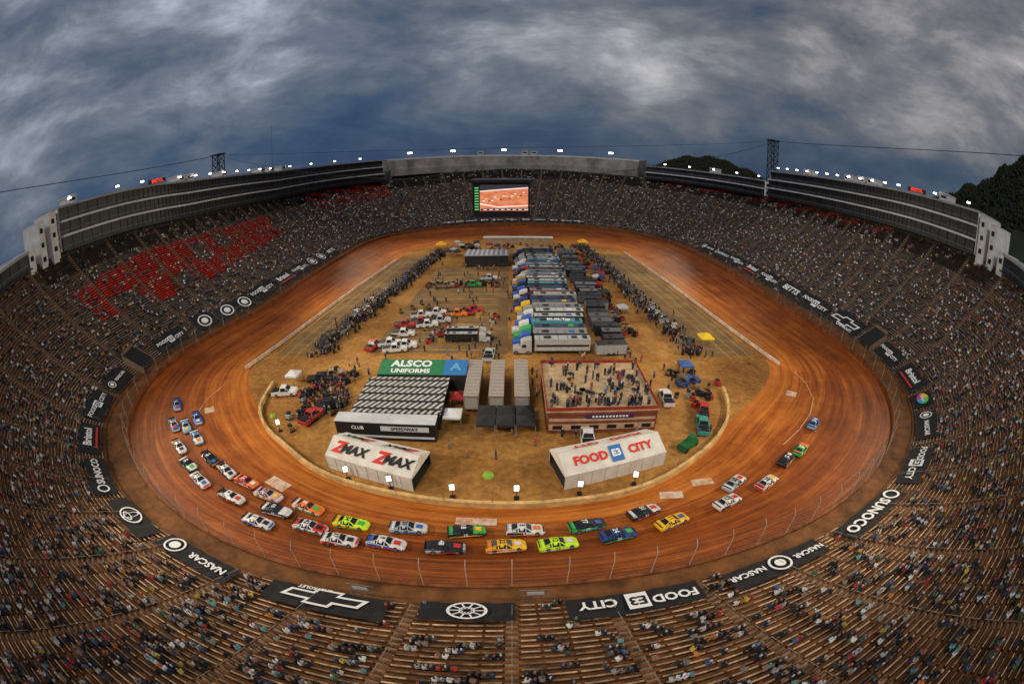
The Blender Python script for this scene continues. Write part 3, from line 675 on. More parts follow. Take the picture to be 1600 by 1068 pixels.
def crowd(name,lst,parts,label):
    nP=len(lst); base=np.array(sum([p[0] for p in parts],[]),dtype=np.float32); nv=len(base)
    fb=np.array([[i+8*k for i in f] for k in range(len(parts)) for f in FB],dtype=np.int32)
    A=np.array([t[1:5] for t in lst],dtype=np.float32)
    ang=A[:,3]+rng.normal(0,.25,nP); ca,sa=np.cos(ang),np.sin(ang); s=rng.uniform(.88,1.06,nP)
    V=np.empty((nP,nv,3),dtype=np.float32); bs=base[None]*s[:,None,None]
    V[:,:,0]=A[:,0,None]+bs[:,:,0]*ca[:,None]-bs[:,:,1]*sa[:,None]; V[:,:,1]=A[:,1,None]+bs[:,:,0]*sa[:,None]+bs[:,:,1]*ca[:,None]; V[:,:,2]=A[:,2,None]+bs[:,:,2]
    F=(fb[None]+(np.arange(nP)*nv)[:,None,None]).reshape(-1,4)
    me=bpy.data.meshes.new(name); me.vertices.add(nP*nv); me.vertices.foreach_set('co',V.ravel()); me.loops.add(F.size); me.loops.foreach_set('vertex_index',F.ravel().astype(np.int32))
    me.polygons.add(len(F)); me.polygons.foreach_set('loop_start',np.arange(0,F.size,4,dtype=np.int32)); me.polygons.foreach_set('loop_total',np.full(len(F),4,dtype=np.int32))
    C=np.ones((nP,nv,4),dtype=np.float32); sh=np.array(SH)[rng.integers(0,len(SH),nP)]*rng.uniform(.7,1.3,(nP,1)); pn=np.array([(.03,.04,.07),(.02,.02,.02),(.12,.09,.06),(.04,.045,.06)])[rng.integers(0,4,nP)]
    hr=np.array([(.04,.025,.015),(.02,.02,.02),(.2,.13,.06),(.4,.4,.4),(.3,.03,.03)])[rng.integers(0,5,nP)]; sk_=np.array((.4,.22,.14))*rng.uniform(.6,1.1,(nP,1))
    k=0
    for vs_,kind in parts:
        if kind=='s': C[:,k:k+8,:3]=sh[:,None]
        elif kind=='p': C[:,k:k+8,:3]=pn[:,None]
        else: C[:,k:k+4,:3]=sk_[:,None]; C[:,k+4:k+8,:3]=hr[:,None]
        k+=8
    a=me.color_attributes.new('Col','FLOAT_COLOR','POINT'); a.data.foreach_set('color',C.ravel()); me.materials.append(attr_mat(name+'_cloth',.85,.1,3)); me.update(); me.validate()
    o=link(bpy.data.objects.new(name,me)); o['kind']='stuff'; tag(o,label,'crowd'); return o
SEAT=[(bx(-.13,.14,-.21,.21,0,.58,.75,.9),'s'),(bx(-.06,.13,-.08,.08,.6,.86,.85,.85),'h'),(bx(.0,.5,-.2,.2,.0,.16,.95,.9),'p'),(bx(.34,.5,-.18,.18,-.4,.02,1.,1.),'p'),(bx(.05,.36,-.27,.27,.17,.3,.7,.8),'s')]
crowd('spectator_crowd',rest,SEAT,'dense crowd of spectators in jackets seated on the bleachers')
STND=[(bx(-.12,.12,-.17,.17,0,.9,.9,1.1),'p'),(bx(-.13,.13,-.24,.24,.88,1.48,.9,.85),'s'),(bx(-.1,.1,-.08,.08,1.52,1.78,.85,.85),'h')]
SH=[(.015,.015,.018)]*10+[(.05,.05,.055)]*4+[(.4,.4,.4)]*2+[(.02,.03,.07)]*3+[(.3,.03,.03)]*2+[(.05,.13,.30)]+[(.12,.12,.12)]*3+[(.4,.15,.03)]
ppl=[]
def addp(x,y,z=0.0): ppl.append((0,x,y,z,random.uniform(0,6.28)))
for k in range(860):
    t=random.random()**.9; 
    if k%2: x,y=-47+15*t,85+109*t; x+=random.gauss(0,1.7)
    else: x,y=43-10*t,85+124*t; x+=random.gauss(0,1.7)
    addp(x,y)
for k in range(105): addp(random.uniform(6.2,23.3),58.7+abs(random.gauss(0,.8)) if k%2 else random.choice([66,70,63])+random.gauss(0,1.6),4.5)
for k in range(150): addp(random.uniform(-45,42),random.uniform(50,88))
for k in range(120): addp(random.uniform(-28,3),random.uniform(88,170))
for k in range(60): addp(random.gauss(-35,3),random.gauss(67,5))
def blocked(x,y,z): return z<1 and ((-30<x<-7 and 54<y<80) or (5<x<24.5 and 57<y<75.5) or (-29<x<-10 and 42<y<54) or (4<x<25 and 43<y<56) or (-9<x<4 and 60<y<80) or (1<x<20 and 86<y<194) or (math.hypot(x,y-95)>52 and y<95) )
ppl=[p for p in ppl if not blocked(p[1],p[2],p[3])]
crowd('crew_crowd',ppl,STND,'crew members and officials standing about the infield')
# ------------------------------------------------------------------ vehicles
def loft(secs,mf):
    b=MB()
    for x,w_,zb,zs,wt,zt in secs:
        b.v+=[(x,w_,zb),(x,w_*1.0,zs),(x,wt,zt),(x,-wt,zt),(x,-w_,zs),(x,-w_,zb)]; b.c+=[(1,1,1)]*6
    for i in range(len(secs)-1):
        for j in range(6):
            j2=(j+1)%6; b.f.append((i*6+j,i*6+j2,i*6+6+j2,i*6+6+j)); b.m.append(mf(i,j))
    n=len(secs)-1
    b.f.append((0,5,4,3,2,1)); b.m.append(mf(0,9)); b.f.append(tuple(n*6+j for j in range(6))); b.m.append(mf(n,9)); return b
def wheel_mesh(r=.36,wd=.3):
    b=MB(); b.cyl((0,-wd/2,0),(0,wd/2,0),r,14); b.cyl((0,-wd/2-.01,0),(0,wd/2+.01,0),r*.58,10,m=1); return b.mesh('wheel',[M_tyre,M_rim])
WM=wheel_mesh(); WMb=wheel_mesh(.5,.35)
RC=[(2.5,.62,.14,.36,.55,.42),(2.42,.78,.12,.43,.68,.50),(2.2,.94,.12,.50,.82,.59),(1.75,1.02,.12,.62,.88,.69),(.8,1.02,.14,.73,.82,.81),(.05,1.02,.14,.79,.58,1.17),(-.35,1.02,.14,.80,.58,1.22),(-.95,1.02,.14,.81,.56,1.18),(-1.75,1.02,.16,.84,.78,.93),(-2.35,.99,.2,.82,.86,.91),(-2.45,.92,.26,.76,.82,.84)]
def mkbody(scheme):
    def f0(i,j):
        if j==5: return 2
        if scheme==0: return 1 if ((j in(0,4) and i>=5) or i<2) else 0
        if scheme==1: return 1 if (j in(1,2,3) and i in(1,2,3,8,9)) else 0
        return 1 if (j in(0,4) or i>=8) else 0
    b=loft(RC,f0); me=b.mesh('body',[M_white,M_white,M_black])
    bm=bmesh.new(); bm.from_mesh(me); bmesh.ops.recalc_face_normals(bm,faces=bm.faces); bmesh.ops.bevel(bm,geom=[e for e in bm.edges if e.calc_face_angle(0)>.45],offset=.05,segments=2,affect='EDGES'); bm.to_mesh(me); bm.free(); me.shade_smooth(); return me
bodies=[mkbody(k) for k in range(3)]; body_me=bodies[0]
def glassmesh(secs,a,bf,cr,dr):
    b=MB()
    def q(i,j):
        s=secs[i]; return Vector([(s[0],s[1],s[2]),(s[0],s[1],s[3]),(s[0],s[4],s[5]),(s[0],-s[4],s[5]),(s[0],-s[1],s[3])][j])
    def face(ps,lift):
        n=(ps[1]-ps[0]).cross(ps[2]-ps[1]).normalized(); cen=sum(ps,Vector())/len(ps)
        if n.dot(cen-Vector((cen.x*.9,0,.5)))<0: n=-n
        b.add([cen+(p-cen)*.86+n*lift for p in ps],[tuple(range(len(ps)))])
    face([q(a,2),q(a,3),q(bf,3),q(bf,2)],.03)
    face([q(cr,2),q(cr,3),q(dr,3),q(dr,2)],.03)
    for j,k in((1,2),(4,3)):
        face([q(a,j),q(bf,j),q(bf,k)],.02)
        face([q(bf,j),q(cr,j),q(cr,k),q(bf,k)],.02)
        face([q(cr,j),q(dr,j),q(dr,k),q(cr,k)],.02)
    return b.mesh('windows',[M_glass])
gl_me=glassmesh(RC,4,5,7,8)
b=MB(); b.box(-2.42,0,1.0,.05,1.7,.2); sp_me=b.mesh('spoiler',[M_black])
# sponsor decal panels: hood block, side stripe
b=MB(); b.quad((1.9,-.42,.73),(1.9,.42,.73),(1.05,.42,.835),(1.05,-.42,.835))
for s in(-1,1): b.add([(2.0,s*1.035,.34),(-2.2,s*1.035,.28),(-2.2,s*1.035,.40),(1.0,s*1.035,.50)],[(0,1,2,3) if s<0 else (3,2,1,0)])
dc_me=b.mesh('sponsor_decal',[M_white])
proto=empty('race_car','stock car','race car','stock cars racing on the dirt oval')
def addk(me,nme,p,locn=(0,0,0)): o=link(bpy.data.objects.new(nme,me)); o.location=locn; child(o,p); return o
addk(body_me,'body',proto); addk(gl_me,'windows',proto); addk(sp_me,'spoiler',proto); addk(dc_me,'sponsor_decal',proto)
for x in(1.45,-1.4):
    for y in(.88,-.88): addk(WM,'wheel',proto,(x,y,.36))
_cm={}
def paint(c,r=.4):
    k=tuple(c)
    if k not in _cm: _cm[k]=mat('car_paint',c,r,spec=.4,var=.25,scale=3)
    return _cm[k]
W=(.6,.58,.56);K=(.015,.015,.018);RD=(.5,.03,.02);BL=(.03,.10,.38);LB=(.22,.38,.55);YL=(.75,.43,.01);NY=(.50,.75,.02);OR=(.7,.17,.02);GR=(.04,.36,.07);SV=(.34,.38,.40);PK=(.5,.33,.35);DB=(.02,.05,.2);GD=(.4,.25,.06)
CARS=[(-69,57,BL,W,'7'),(-64,50,W,BL,'43'),(-61,50.6,LB,W,'17'),(-60.5,54,BL,W,'6'),(-56,48,LB,W,'99'),(-57.5,44,W,GD,'3'),(-49,43,K,OR,'19'),(-52,40,K,W,'41'),(-44,41,W,K,'2'),(-47,37,W,RD,'21'),(-39,39.5,RD,OR,'14'),(-39.3,35.2,W,K,'4'),(-34,37.6,PK,W,'47'),(-31,34.6,K,W,'10'),(-27,36.6,OR,W,'8'),(-32.4,31.4,W,BL,'1'),(-25,32.6,W,RD,'42'),(-20.0,34.6,NY,YL,'34'),(-20.3,31.0,W,RD,'37'),(-12.6,35,SV,W,'20'),(-14.6,31.6,W,BL,'9'),(-7.6,31.6,K,SV,'48'),(-5.4,35.0,K,GR,'18'),(-.7,32.2,YL,OR,'22'),(1.6,35.4,W,K,'5'),(5.3,32.4,NY,NY,'12'),(9.2,35.8,K,GR,'77'),(12.6,33.4,DB,K,'24'),(17,37.6,K,W,'51'),(20,34.8,YL,YL,'11'),(29,37,W,K,'23'),(32,41,SV,W,'38'),(37,39.5,W,RD,'78'),(43.6,44.2,K,OR,'15'),(48,46,GR,OR,'53'),(56,53,BL,LB,'52')]
CN={W:'white',K:'black',RD:'red',BL:'blue',LB:'light blue',YL:'yellow',NY:'neon green',OR:'orange',GR:'green',SV:'silver',PK:'pink',DB:'dark blue',GD:'gold'}
def car_matrix(x,y,yaw=None,lift=.0,sc_=1):
    v,d=loc_v(x,y)
    ri,ro=g(RI,v),g(RO,v); t=(d-ri)/(ro-ri)
    tg=(PI(v+.02,t)-PI(v-.02,t)); tg.normalize(); lat=(PI(v,t+.05)-PI(v,t-.05)).normalized()
    if yaw: tg=(Matrix.Rotation(yaw,3,'Z')@tg)
    n=tg.cross(lat); n=n if n.z>0 else -n
    yv=n.cross(tg).normalized(); n=tg.cross(yv).normalized()
    return basis(Vector((x,y,surf(x,y)+.01+lift)),tg,yv,n)@Matrix.Scale(sc_,4)
DEC=[RD,W,K,BL,YL,W,K,RD,OR,GR]
for ci,(x,y,c1,c2,num) in enumerate(CARS):
    M=car_matrix(x,y,random.uniform(-.02,.16),0,.95)
    if ci==0: r=proto; r.matrix_world=M
    else: r=copy_thing(proto,M)
    r['label']='%s and %s stock car sliding through the dirt turn'%(CN[c1],CN[c2]) if c1!=c2 else 'all %s stock car sliding through the dirt turn'%CN[c1]
    bo=kids(r,'body')[0]; bo.data=bodies[ci%3]
    for k,c in enumerate((c1,c2)): bo.material_slots[k].link='OBJECT'; bo.material_slots[k].material=paint(c)
    dcc=DEC[(ci*7)%10]
    if dcc==c1: dcc=DEC[(ci*7+1)%10]
    dd_=kids(r,'sponsor_decal')[0]; dd_.material_slots[0].link='OBJECT'; dd_.material_slots[0].material=paint(dcc)
    r['carnum']=ci
for r in [o for o in list(col.objects) if o.name.split('.')[0]=='race_car']:
    ci=r['carnum']; del r['carnum']
    c1=CARS[ci][2]; num=CARS[ci][4]; lm=M_black if sum(c1)>1.0 else M_lettW
    c2=CARS[ci][3] if ci%3!=1 else c1; l2=M_black if sum(c2)>1.0 else M_lettW
    for (lc,rx,sz,m_) in(((-.4,0,1.255),(0,0,R_(-90)),.95,lm),((-.2,1.045,.55),(R_(90),0,R_(180)),.6,l2),((-.2,-1.045,.55),(R_(90),0,0),.6,l2)):
        o=link(bpy.data.objects.new('number',text_mesh(num,sz,m_,.02))); o.rotation_euler=rx; o.location=lc; child(o,r)
# haulers
def hauler_proto():
    p=empty('team_hauler','hauler','truck','team haulers parked side by side')
    b=MB(); b.box(6.4,0,2.35,12.4,2.4,2.7); b.box(6.4,0,.9,11,2.1,.5,m=2); b.box(6.4,0,3.73,12.4,2.4,.06,m=1)
    b.box(6.4,-1.212,2.2,11.8,.01,.5,m=3); b.box(6.4,1.212,2.2,11.8,.01,.5,m=3)
    b.box(3,0,3.8,1.6,1.2,.14,m=2); b.box(9,0,3.8,1.2,1.2,.14,m=3); b.box(11.4,0,3.82,1.0,1.4,.18,m=2)
    for k in range(6): b.box(1.2+k*2.1,0,3.77,.06,2.35,.05,m=2)
    addk(b.mesh('trailer',[M_white,M_white,M_black,M_black]),'trailer',p)
    cb_=loft([(-4.6,1.05,.5,1.5,.95,1.6),(-3.2,1.15,.5,1.7,1.05,1.9),(-2.9,1.2,.5,1.9,1.1,2.9),(-2.2,1.2,.5,2.4,1.1,3.3),(-.9,1.2,.5,2.4,1.15,3.6),(-.5,1.2,.5,2.2,1.15,3.6)],lambda i,j:0)
    addk(cb_.mesh('cab',[M_white]),'cab',p)
    b=MB(); b.quad((-3.22,-.9,1.95),(-3.22,.9,1.95),(-2.93,.95,2.8),(-2.93,-.95,2.8)); b.quad((-2.7,-1.22,1.8),(-1.7,-1.22,1.8),(-1.7,-1.2,2.5),(-2.5,-1.2,2.5)); addk(b.mesh('windshield',[M_glass]),'windshield',p)
    for x in(-3.9,-1.2,10.4,11.5):
        for y in(-1.05,1.05): addk(WMb,'wheel',p,(x,y,.5))
    return p
hp=hauler_proto()
DW=(.38,.37,.36)
HC=[(DW,K),(K,BL),(DW,GR),((.05,.25,.27),W),(K,BL),(K,W),((.25,.26,.28),K),(DW,YL),(DB,K),(DW,K),((.3,.02,.02),W),(K,BL),(K,K),((.25,.27,.3),BL),(K,GD),(DB,W),(DW,K),(SV,K),(K,RD),(K,BL),(SV,W),(DB,W),(DW,K),(K,W),(DW,SV),(K,K),(DB,K),(K,W)]
RFC=[(.34,.35,.36),(.08,.085,.10),(.42,.42,.42),(.07,.24,.27),(.20,.21,.23),(.04,.04,.05),(.18,.18,.19),(.38,.38,.38),(.04,.05,.09)]
for i,(c1,c2) in enumerate(HC):
    y=88.5+i*3.6; M=Matrix.Translation((5.4+random.uniform(-.9,.7)-(.5 if i<2 else 0),y+random.uniform(-.2,.2),0))@Matrix.Rotation(random.uniform(-.012,.012),4,'Z')
    r=hp if i==0 else copy_thing(hp,M); r.matrix_world=M
    r['label']='%s racing team semi truck with %s roofed trailer, parked sideways'%('pale grey' if c1==DW else CN.get(c1,'coloured'),'pale' if RFC[(i*4)%9][0]>.3 else 'dark')
    t=kids(r,'trailer')[0]
    for k,c in enumerate((c1,RFC[(i*4)%9 if i!=3 else 3],None,c2)):
        if c: t.material_slots[k].link='OBJECT'; t.material_slots[k].material=paint(c)
    cb_=kids(r,'cab')[0]; cb_.material_slots[0].link='OBJECT'; cb_.material_slots[0].material=paint(c2 if c2!=K or i%2 else c1)
o=link(bpy.data.objects.new('lettering',text_mesh('BUILT',1.8,M_lettW,.03))); t=[x for x in col.objects if x.name.startswith('team_hauler')][3]; o.location=(6.2,0,3.95); child(o,t)
for i in range(29):
    b=MB(); c=random.choice([K,K,DB,(.1,.1,.11),(.3,.3,.3),(.15,.02,.02),(.12,.13,.15),K]); L=random.uniform(4.5,7)
    b.box(0,0,1.7,L,2.3,2.4); b.box(0,0,2.94,L+.2,2.5,.1,m=1); b.box(L/2+.9,0,.8,1.6,.2,.15,m=2); b.cyl((-.7,-1.2,.45),(-.7,1.2,.45),.42,10,m=2); b.cyl((.5,-1.2,.45),(.5,1.2,.45),.42,10,m=2); b.box(random.uniform(-1,1),0,3.05,.9,.9,.15,m=2)
    o=b.obj('equipment_trailer',[paint(c),paint(random.choice([K,(.08,.08,.09),(.14,.14,.15),K])),M_tyre]); o.location=(22.6+random.uniform(-.6,1.4),87.5+i*3.6+random.uniform(-.4,.4),0); o.rotation_euler=(0,0,random.uniform(-.1,.1)); tag(o,'enclosed equipment trailer parked behind the team haulers','trailer','equipment trailers in the infield')
def pit_cart(i):
    b=MB(); c=random.choice([K,K,K,DB,(.25,.02,.02),(.1,.1,.11),(.03,.06,.16),(.25,.25,.27)])
    b.box(0,0,.8,2.2,1.2,1.2); b.box(0,0,1.45,2.3,1.3,.1,m=1)
    for x in(-1,1):
        for y in(-.5,.5): b.cyl((x,y,1.4),(x,y,2.6),.05,4,m=1)
    b.box(0,0,2.65,2.1,1.4,.1,m=i%2); b.box(.3,0,1.8,.8,.8,.5,m=2); b.cyl((.9,.4,2.6),(.9,.4,4.2),.04,4,m=1)
    for x in(-.8,.8): b.cyl((x,-.62,.25),(x,.62,.25),.25,8,m=1)
    return b.mesh('pit_cart',[paint(c),M_black,M_rim])
pcs=[pit_cart(i) for i in range(8)]
ty=MB()
for k in range(4): ty.cyl((0,0,.02+k*.3),(0,0,.29+k*.3),.36,10)
tym=ty.mesh('tyre_stack',[M_tyre])
for side in(0,1):
    n=38
    for i in range(n):
        t=(i+.5)/n+random.uniform(-.008,.008); x,y=((-46.5+15*t,86+108*t) if side==0 else (42.5-9.5*t,86+122*t)); x+=random.uniform(-1.1,1.1)
        o=link(bpy.data.objects.new('pit_cart',random.choice(pcs))); o.location=(x,y,0); o.rotation_euler=(0,0,R_(90)+random.uniform(-.7,.7)); tag(o,'tool-filled pit cart with a flat canopy beside pit road','pit cart','pit carts along pit road')
        for s_ in(-1,1,1.7):
            o=link(bpy.data.objects.new('tyre_stack',tym)); o.location=(x+random.uniform(1.0,2.2)*s_,y+random.uniform(-1.5,1.5),0); tag(o,'stack of black racing tyres standing on the dusty ground','tyre stack','tyre stacks along pit road')
PK_=[(2.6,.85,.4,.85,.8,.95),(2.3,.98,.35,1.0,.9,1.1),(1.2,1.0,.35,1.05,.92,1.2),(.55,1.0,.35,1.1,.75,1.8),(-.6,1.0,.35,1.1,.75,1.82),(-.95,1.0,.35,1.1,.9,1.15),(-2.6,1.0,.4,1.05,.95,1.12),(-2.65,.95,.4,1.0,.9,1.05)]
pkm=loft(PK_,lambda i,j:1 if (j==2 and i==5) else 0).mesh('body',[M_white,M_black])
pkg=glassmesh(PK_,2,3,4,5)
pp=empty('service_truck','truck','truck','service trucks parked in the infield'); addk(pkm,'body',pp); addk(pkg,'windows',pp)
for x in(1.6,-1.6):
    for y in(.85,-.85): addk(WM,'wheel',pp,(x,y,.38))
RD2=(.38,.03,.02)
SV_=[(-25,111,W,.2),(-21,113,W,0),(-24,106,RD2,.1),(-19,107,(.4,.4,.4),.1),(-28,104,RD2,0),(-27,98,W,.1),(-22,104,W,.2),(-29,92,W,.15),(-25,91,W,.1),(-27,89,W,.2),(-33,91,RD2,1.4),(-36,60,RD2,1.2),(-46,68,W,0.2),(29,67,W,1.5),(12,55.6,W,1.5),(35,62,RD2,1.2),(33,57.5,(.04,.25,.22),1.3),(-15,112,OR,0),(-12,113,RD2,0),(-11,115,RD2,.1),(-34,64,K,.5),(-38,76,(.3,.2,.1),.4),(-40,74,K,.2),(36,73,DB,.3),(-5,86,SV,1.5),(-8,148,W,.0),(-13,140,GR,0),(-22,139,(.3,.2,.1),.1)]
for i,(x,y,c,a) in enumerate(SV_):
    M=Matrix.Translation((x,y,0))@Matrix.Rotation(a,4,'Z')@Matrix.Scale(1.1,4); r=pp if i==0 else copy_thing(pp,M); r.matrix_world=M
    r['label']='%s service pickup truck parked on the dusty infield'%('red' if c==RD2 else CN.get(tuple(c),'dull coloured'))
    bo=kids(r,'body')[0]; bo.material_slots[0].link='OBJECT'; bo.material_slots[0].material=paint(c)
for k,(x,y,a,c1,c2) in enumerate([(-8,98,3.14,K,K),(-8,94.5,3.14,K,W)]):
    M=Matrix.Translation((x,y,0))@Matrix.Rotation(a,4,'Z')@Matrix.Scale(.62,4); r=copy_thing(hp,M); r['label']='short dark box truck parked on the infield asphalt'; r.name='box_truck'; r['group']='box trucks in the infield'
    t=kids(r,'trailer')[0]; t.material_slots[0].material=paint(c1)
# ------------------------------------------------------------------ infield buildings
def chk_mat():
    m=bpy.data.materials.new('striped_roof'); m.use_nodes=True; t=m.node_tree; bs=t.nodes['Principled BSDF']
    tc=t.nodes.new('ShaderNodeTexCoord'); mp=t.nodes.new('ShaderNodeMapping'); mp.inputs['Rotation'].default_value=(0,0,R_(32)); wv=t.nodes.new('ShaderNodeTexWave'); mp.inputs['Scale'].default_value=(1,1,.01); wv.inputs['Scale'].default_value=.33; wv.inputs['Distortion'].default_value=1.2; wv.inputs['Detail'].default_value=1; wv.inputs['Detail Scale'].default_value=2.5
    r=t.nodes.new('ShaderNodeValToRGB'); r.color_ramp.interpolation='CONSTANT'; r.color_ramp.elements[0].color=(.02,.02,.02,1); r.color_ramp.elements[1].position=.5; r.color_ramp.elements[1].color=(.5,.48,.45,1)
    t.links.new(tc.outputs['Object'],mp.inputs[0]); t.links.new(mp.outputs[0],wv.inputs[0]); t.links.new(wv.outputs['Fac'],r.inputs['Fac']); t.links.new(r.outputs['Color'],bs.inputs['Base Color']); return m
A=empty('hospitality_building','low building with black and white striped roof and green sign','building')
b=MB(); b.box(-19.3,64.4,1.6,15,11.6,3.2); child(b.obj('wall',[M_dark]),A)
b=MB(); b.box(-19.3,64.4,3.3,15.6,12.2,.2); 
for i in range(5): b.box(-19.3,59.4+i*2.45,3.48,15.6,.3,.2,m=1)
child(b.obj('roof',[chk_mat(),M_dark]),A)
b=MB(); b.box(-20.5,56.4,1.7,17,2.6,3.4); b.box(-20.5,56.4,3.46,17.2,2.8,.1,m=1); b.box(-20.5,55.05,.8,16.6,.06,.35,m=1); b.box(-17,55.06,2.4,8,.06,.9,m=1); child(b.obj('front_annex',[M_black,M_fas]),A)
for t,x in(('SPEEDWAY',-17),('CLUB',-25)):
    o=link(bpy.data.objects.new('lettering',text_mesh(t,.9,M_black if x==-17 else M_lettW))); o.location=(x,54.98,2.4); o.rotation_euler=(R_(90),0,0); child(o,A)
b=MB(); ya,yb,za,zb_=71.5,76,3.4,4.4
b.add([(-26,ya,za),(-13,ya,za),(-13,yb,zb_),(-26,yb,zb_)],[(0,1,2,3)],0); b.add([(-12.98,ya,za),(-8.5,ya,za),(-8.5,yb,zb_),(-12.98,yb,zb_)],[(0,1,2,3)],1)
b.add([(-26,ya,0),(-8.5,ya,0),(-8.5,ya,za-.01),(-26,ya,za-.01),(-26,yb,0),(-8.5,yb,0),(-8.5,yb,zb_-.02),(-26,yb,zb_-.02)],[(0,1,2,3),(5,4,7,6),(1,5,6,2),(4,0,3,7)],2)
child(b.obj('sign_roof',[M_lettG,M_lettB,M_dark]),A)
sl_=math.atan2(zb_-za,yb-ya)
for t,sz,y in(('ALSCO',2.6,74.6),('UNIFORMS',1.6,72.5)):
    o=link(bpy.data.objects.new('lettering',text_mesh(t,sz,M_lettW,.04))); o.location=(-19.5,y,za+(y-ya)*math.tan(sl_)+.06); o.rotation_euler=(sl_,0,0); child(o,A)
o=link(bpy.data.objects.new('lettering',text_mesh('A',3.0,mat('pale_blue_letter',(.12,.32,.52),.6),.04))); o.location=(-10.7,73.7,za+2.2*math.tan(sl_)+.06); o.rotation_euler=(sl_,0,0); child(o,A)
B=empty('deck_building','flat roofed building with red parapet and crowded sandy deck','building')
M_stripe=mat('pale_tan_band',(.40,.27,.17),.8,.25,.8)
b=MB(); b.box(14.8,66.0,2.1,18.4,16.6,4.2); b.box(14.8,57.63,2.7,17.8,.1,.5,m=1); b.box(14.8,57.63,1.3,17.8,.1,1.1,m=1); b.box(14.8,57.6,3.9,18.4,.14,.5,m=2)
for i in range(6): b.box(7.3+i*3,57.56,1.3,1.6,.08,.7,m=3)
child(b.obj('wall',[M_red,M_stripe,M_red,M_glass]),B)
b=MB(); b.box(14.8,66.0,4.33,18.8,17.0,.26); child(b.obj('deck',[M_cream]),B)
b=MB()
for cx,cy,sx_,sy_ in((14.8,57.6,18.8,.1),(14.8,74.4,18.8,.1),(5.5,66,.1,16.6),(24.1,66,.1,16.6)): b.box(cx,cy,4.76,sx_,sy_,.6)
child(b.obj('parapet',[mat('thin_red_strip',(.25,.03,.02),.7,.3,.6)]),B)
b=MB(); b.box(15.8,57.45,3.4,8,.06,.75); 
for i in range(11): b.box(13+i*.56,57.41,3.4,.35,.02,.32,m=1)
child(b.obj('sign',[mat('purple_sign',(.05,.02,.09),.6),M_lettW]),B)
b=MB()
for i in range(22):
    x,y=random.uniform(7,22.5),random.uniform(61,73); b.cyl((x,y,4.46),(x,y,5.3),.06,5); b.cyl((x,y,5.3),(x,y,5.38),.55,10)
child(b.obj('cocktail_tables',[M_black]),B)['kind']='stuff'
for x in(-7.0,-2.7,1.7):
    b=MB(); b.box(0,7,2.3,2.6,14,2.7); b.box(0,7,3.68,2.6,14,.05,m=1)
    for i in range(11): b.box(0,.8+i*1.25,3.74,2.4,.12,.06,m=2)
    b.box(0,7,.7,2.4,12,.5,m=3); b.box(0,-.03,2.2,2.2,.04,2.2,m=2)
    for y in(11.2,12.4): b.cyl((-1.25,y,.5),(1.25,y,.5),.5,10,m=3)
    o=b.obj('production_trailer',[paint((.2,.14,.11)),paint((.32,.27,.23)),mat('dull_rib',(.3,.27,.24),.7),M_black]); o.location=(x,63.5,0); tag(o,'silver television production trailer with ribbed roof parked end on','trailer','production trailers')
def canopy(x,y,w_,h,c,lab):
    b=MB(); hw=w_/2
    for sx_ in(-1,1):
        for sy_ in(-1,1): b.cyl((sx_*hw,sy_*hw,0),(sx_*hw,sy_*hw,h),.06,5,m=1)
    b.add([(-hw,-hw,h),(hw,-hw,h),(hw,hw,h),(-hw,hw,h),(0,0,h+w_*.28)],[(0,1,4),(1,2,4),(2,3,4),(3,0,4)]); 
    for k in range(4):
        p=[(-hw,-hw),(hw,-hw),(hw,hw),(-hw,hw)]; a_,c_=p[k],p[(k+1)%4]; b.quad((*a_,h-.35),(*c_,h-.35),(*c_,h),(*a_,h))
    o=b.obj('pop_up_tent',[mat('tent_cloth',c,.8),M_metal]); o.location=(x,y,0); tag(o,lab,'tent','pop-up tents in the infield')
for x,y in((-4.2,61.0),(-1,61.0),(2.2,61.0),(-4.2,58),(-1,58),(2.2,58)): canopy(x,y,3,2.5,(.02,.02,.022),'small black pop-up tent beside the production trailers')
canopy(-9.8,60,3,2.5,(.6,.6,.6),'small white pop-up tent beside the production trailers'); canopy(-9.5,66,2.6,2.3,(.3,.02,.02),'small red pop-up tent beside the striped building')
canopy(-46,73,3,2.3,(.6,.6,.6),'small white pop-up tent by the infield wall'); canopy(37,78,3,2.3,(.04,.11,.3),'small blue pop-up tent on the dusty infield')
canopy(47.5,91,3.6,3,(.8,.55,.02),'bright yellow peaked tent beside pit road'); canopy(34,206,5,3,(.8,.4,.02),'bright yellow peaked tent at the far end'); canopy(-33,200,5,3,(.8,.4,.02),'bright yellow peaked tent at the far end')
for i in range(26):
    canopy(random.uniform(-30,-5) if i%3 else random.uniform(28,33),random.uniform(180,212) if i%3 else random.uniform(90,180),3,2.4,random.choice([(.03,.03,.03),(.4,.4,.4),(.02,.04,.15),(.25,.02,.02)]),'small pop-up team tent among the far infield equipment')
b=MB(); b.box(-10,172,2.2,17,11,4.4); b.box(-10,172,4.5,17.4,11.4,.2,m=1)
for i in range(9): b.box(-17.6+i*1.9,172,4.7,.9,11,.25,m=2)
tag(b.obj('infield_shed',[M_dark,paint((.3,.31,.33)),paint((.5,.51,.53))]),'low garage shed with a ribbed pale metal roof','building')
b=MB(); b.box(0,0,1.6,34,4,3.2); b.box(0,0,3.3,34.4,4.4,.2,m=1); o=b.obj('infield_shed',[M_cream,M_fas]); o.location=(3,214,0); tag(o,'long low shed at the far infield edge','building')
M_canv=mat('white_canvas',(.62,.58,.52),.8,.15,.5)
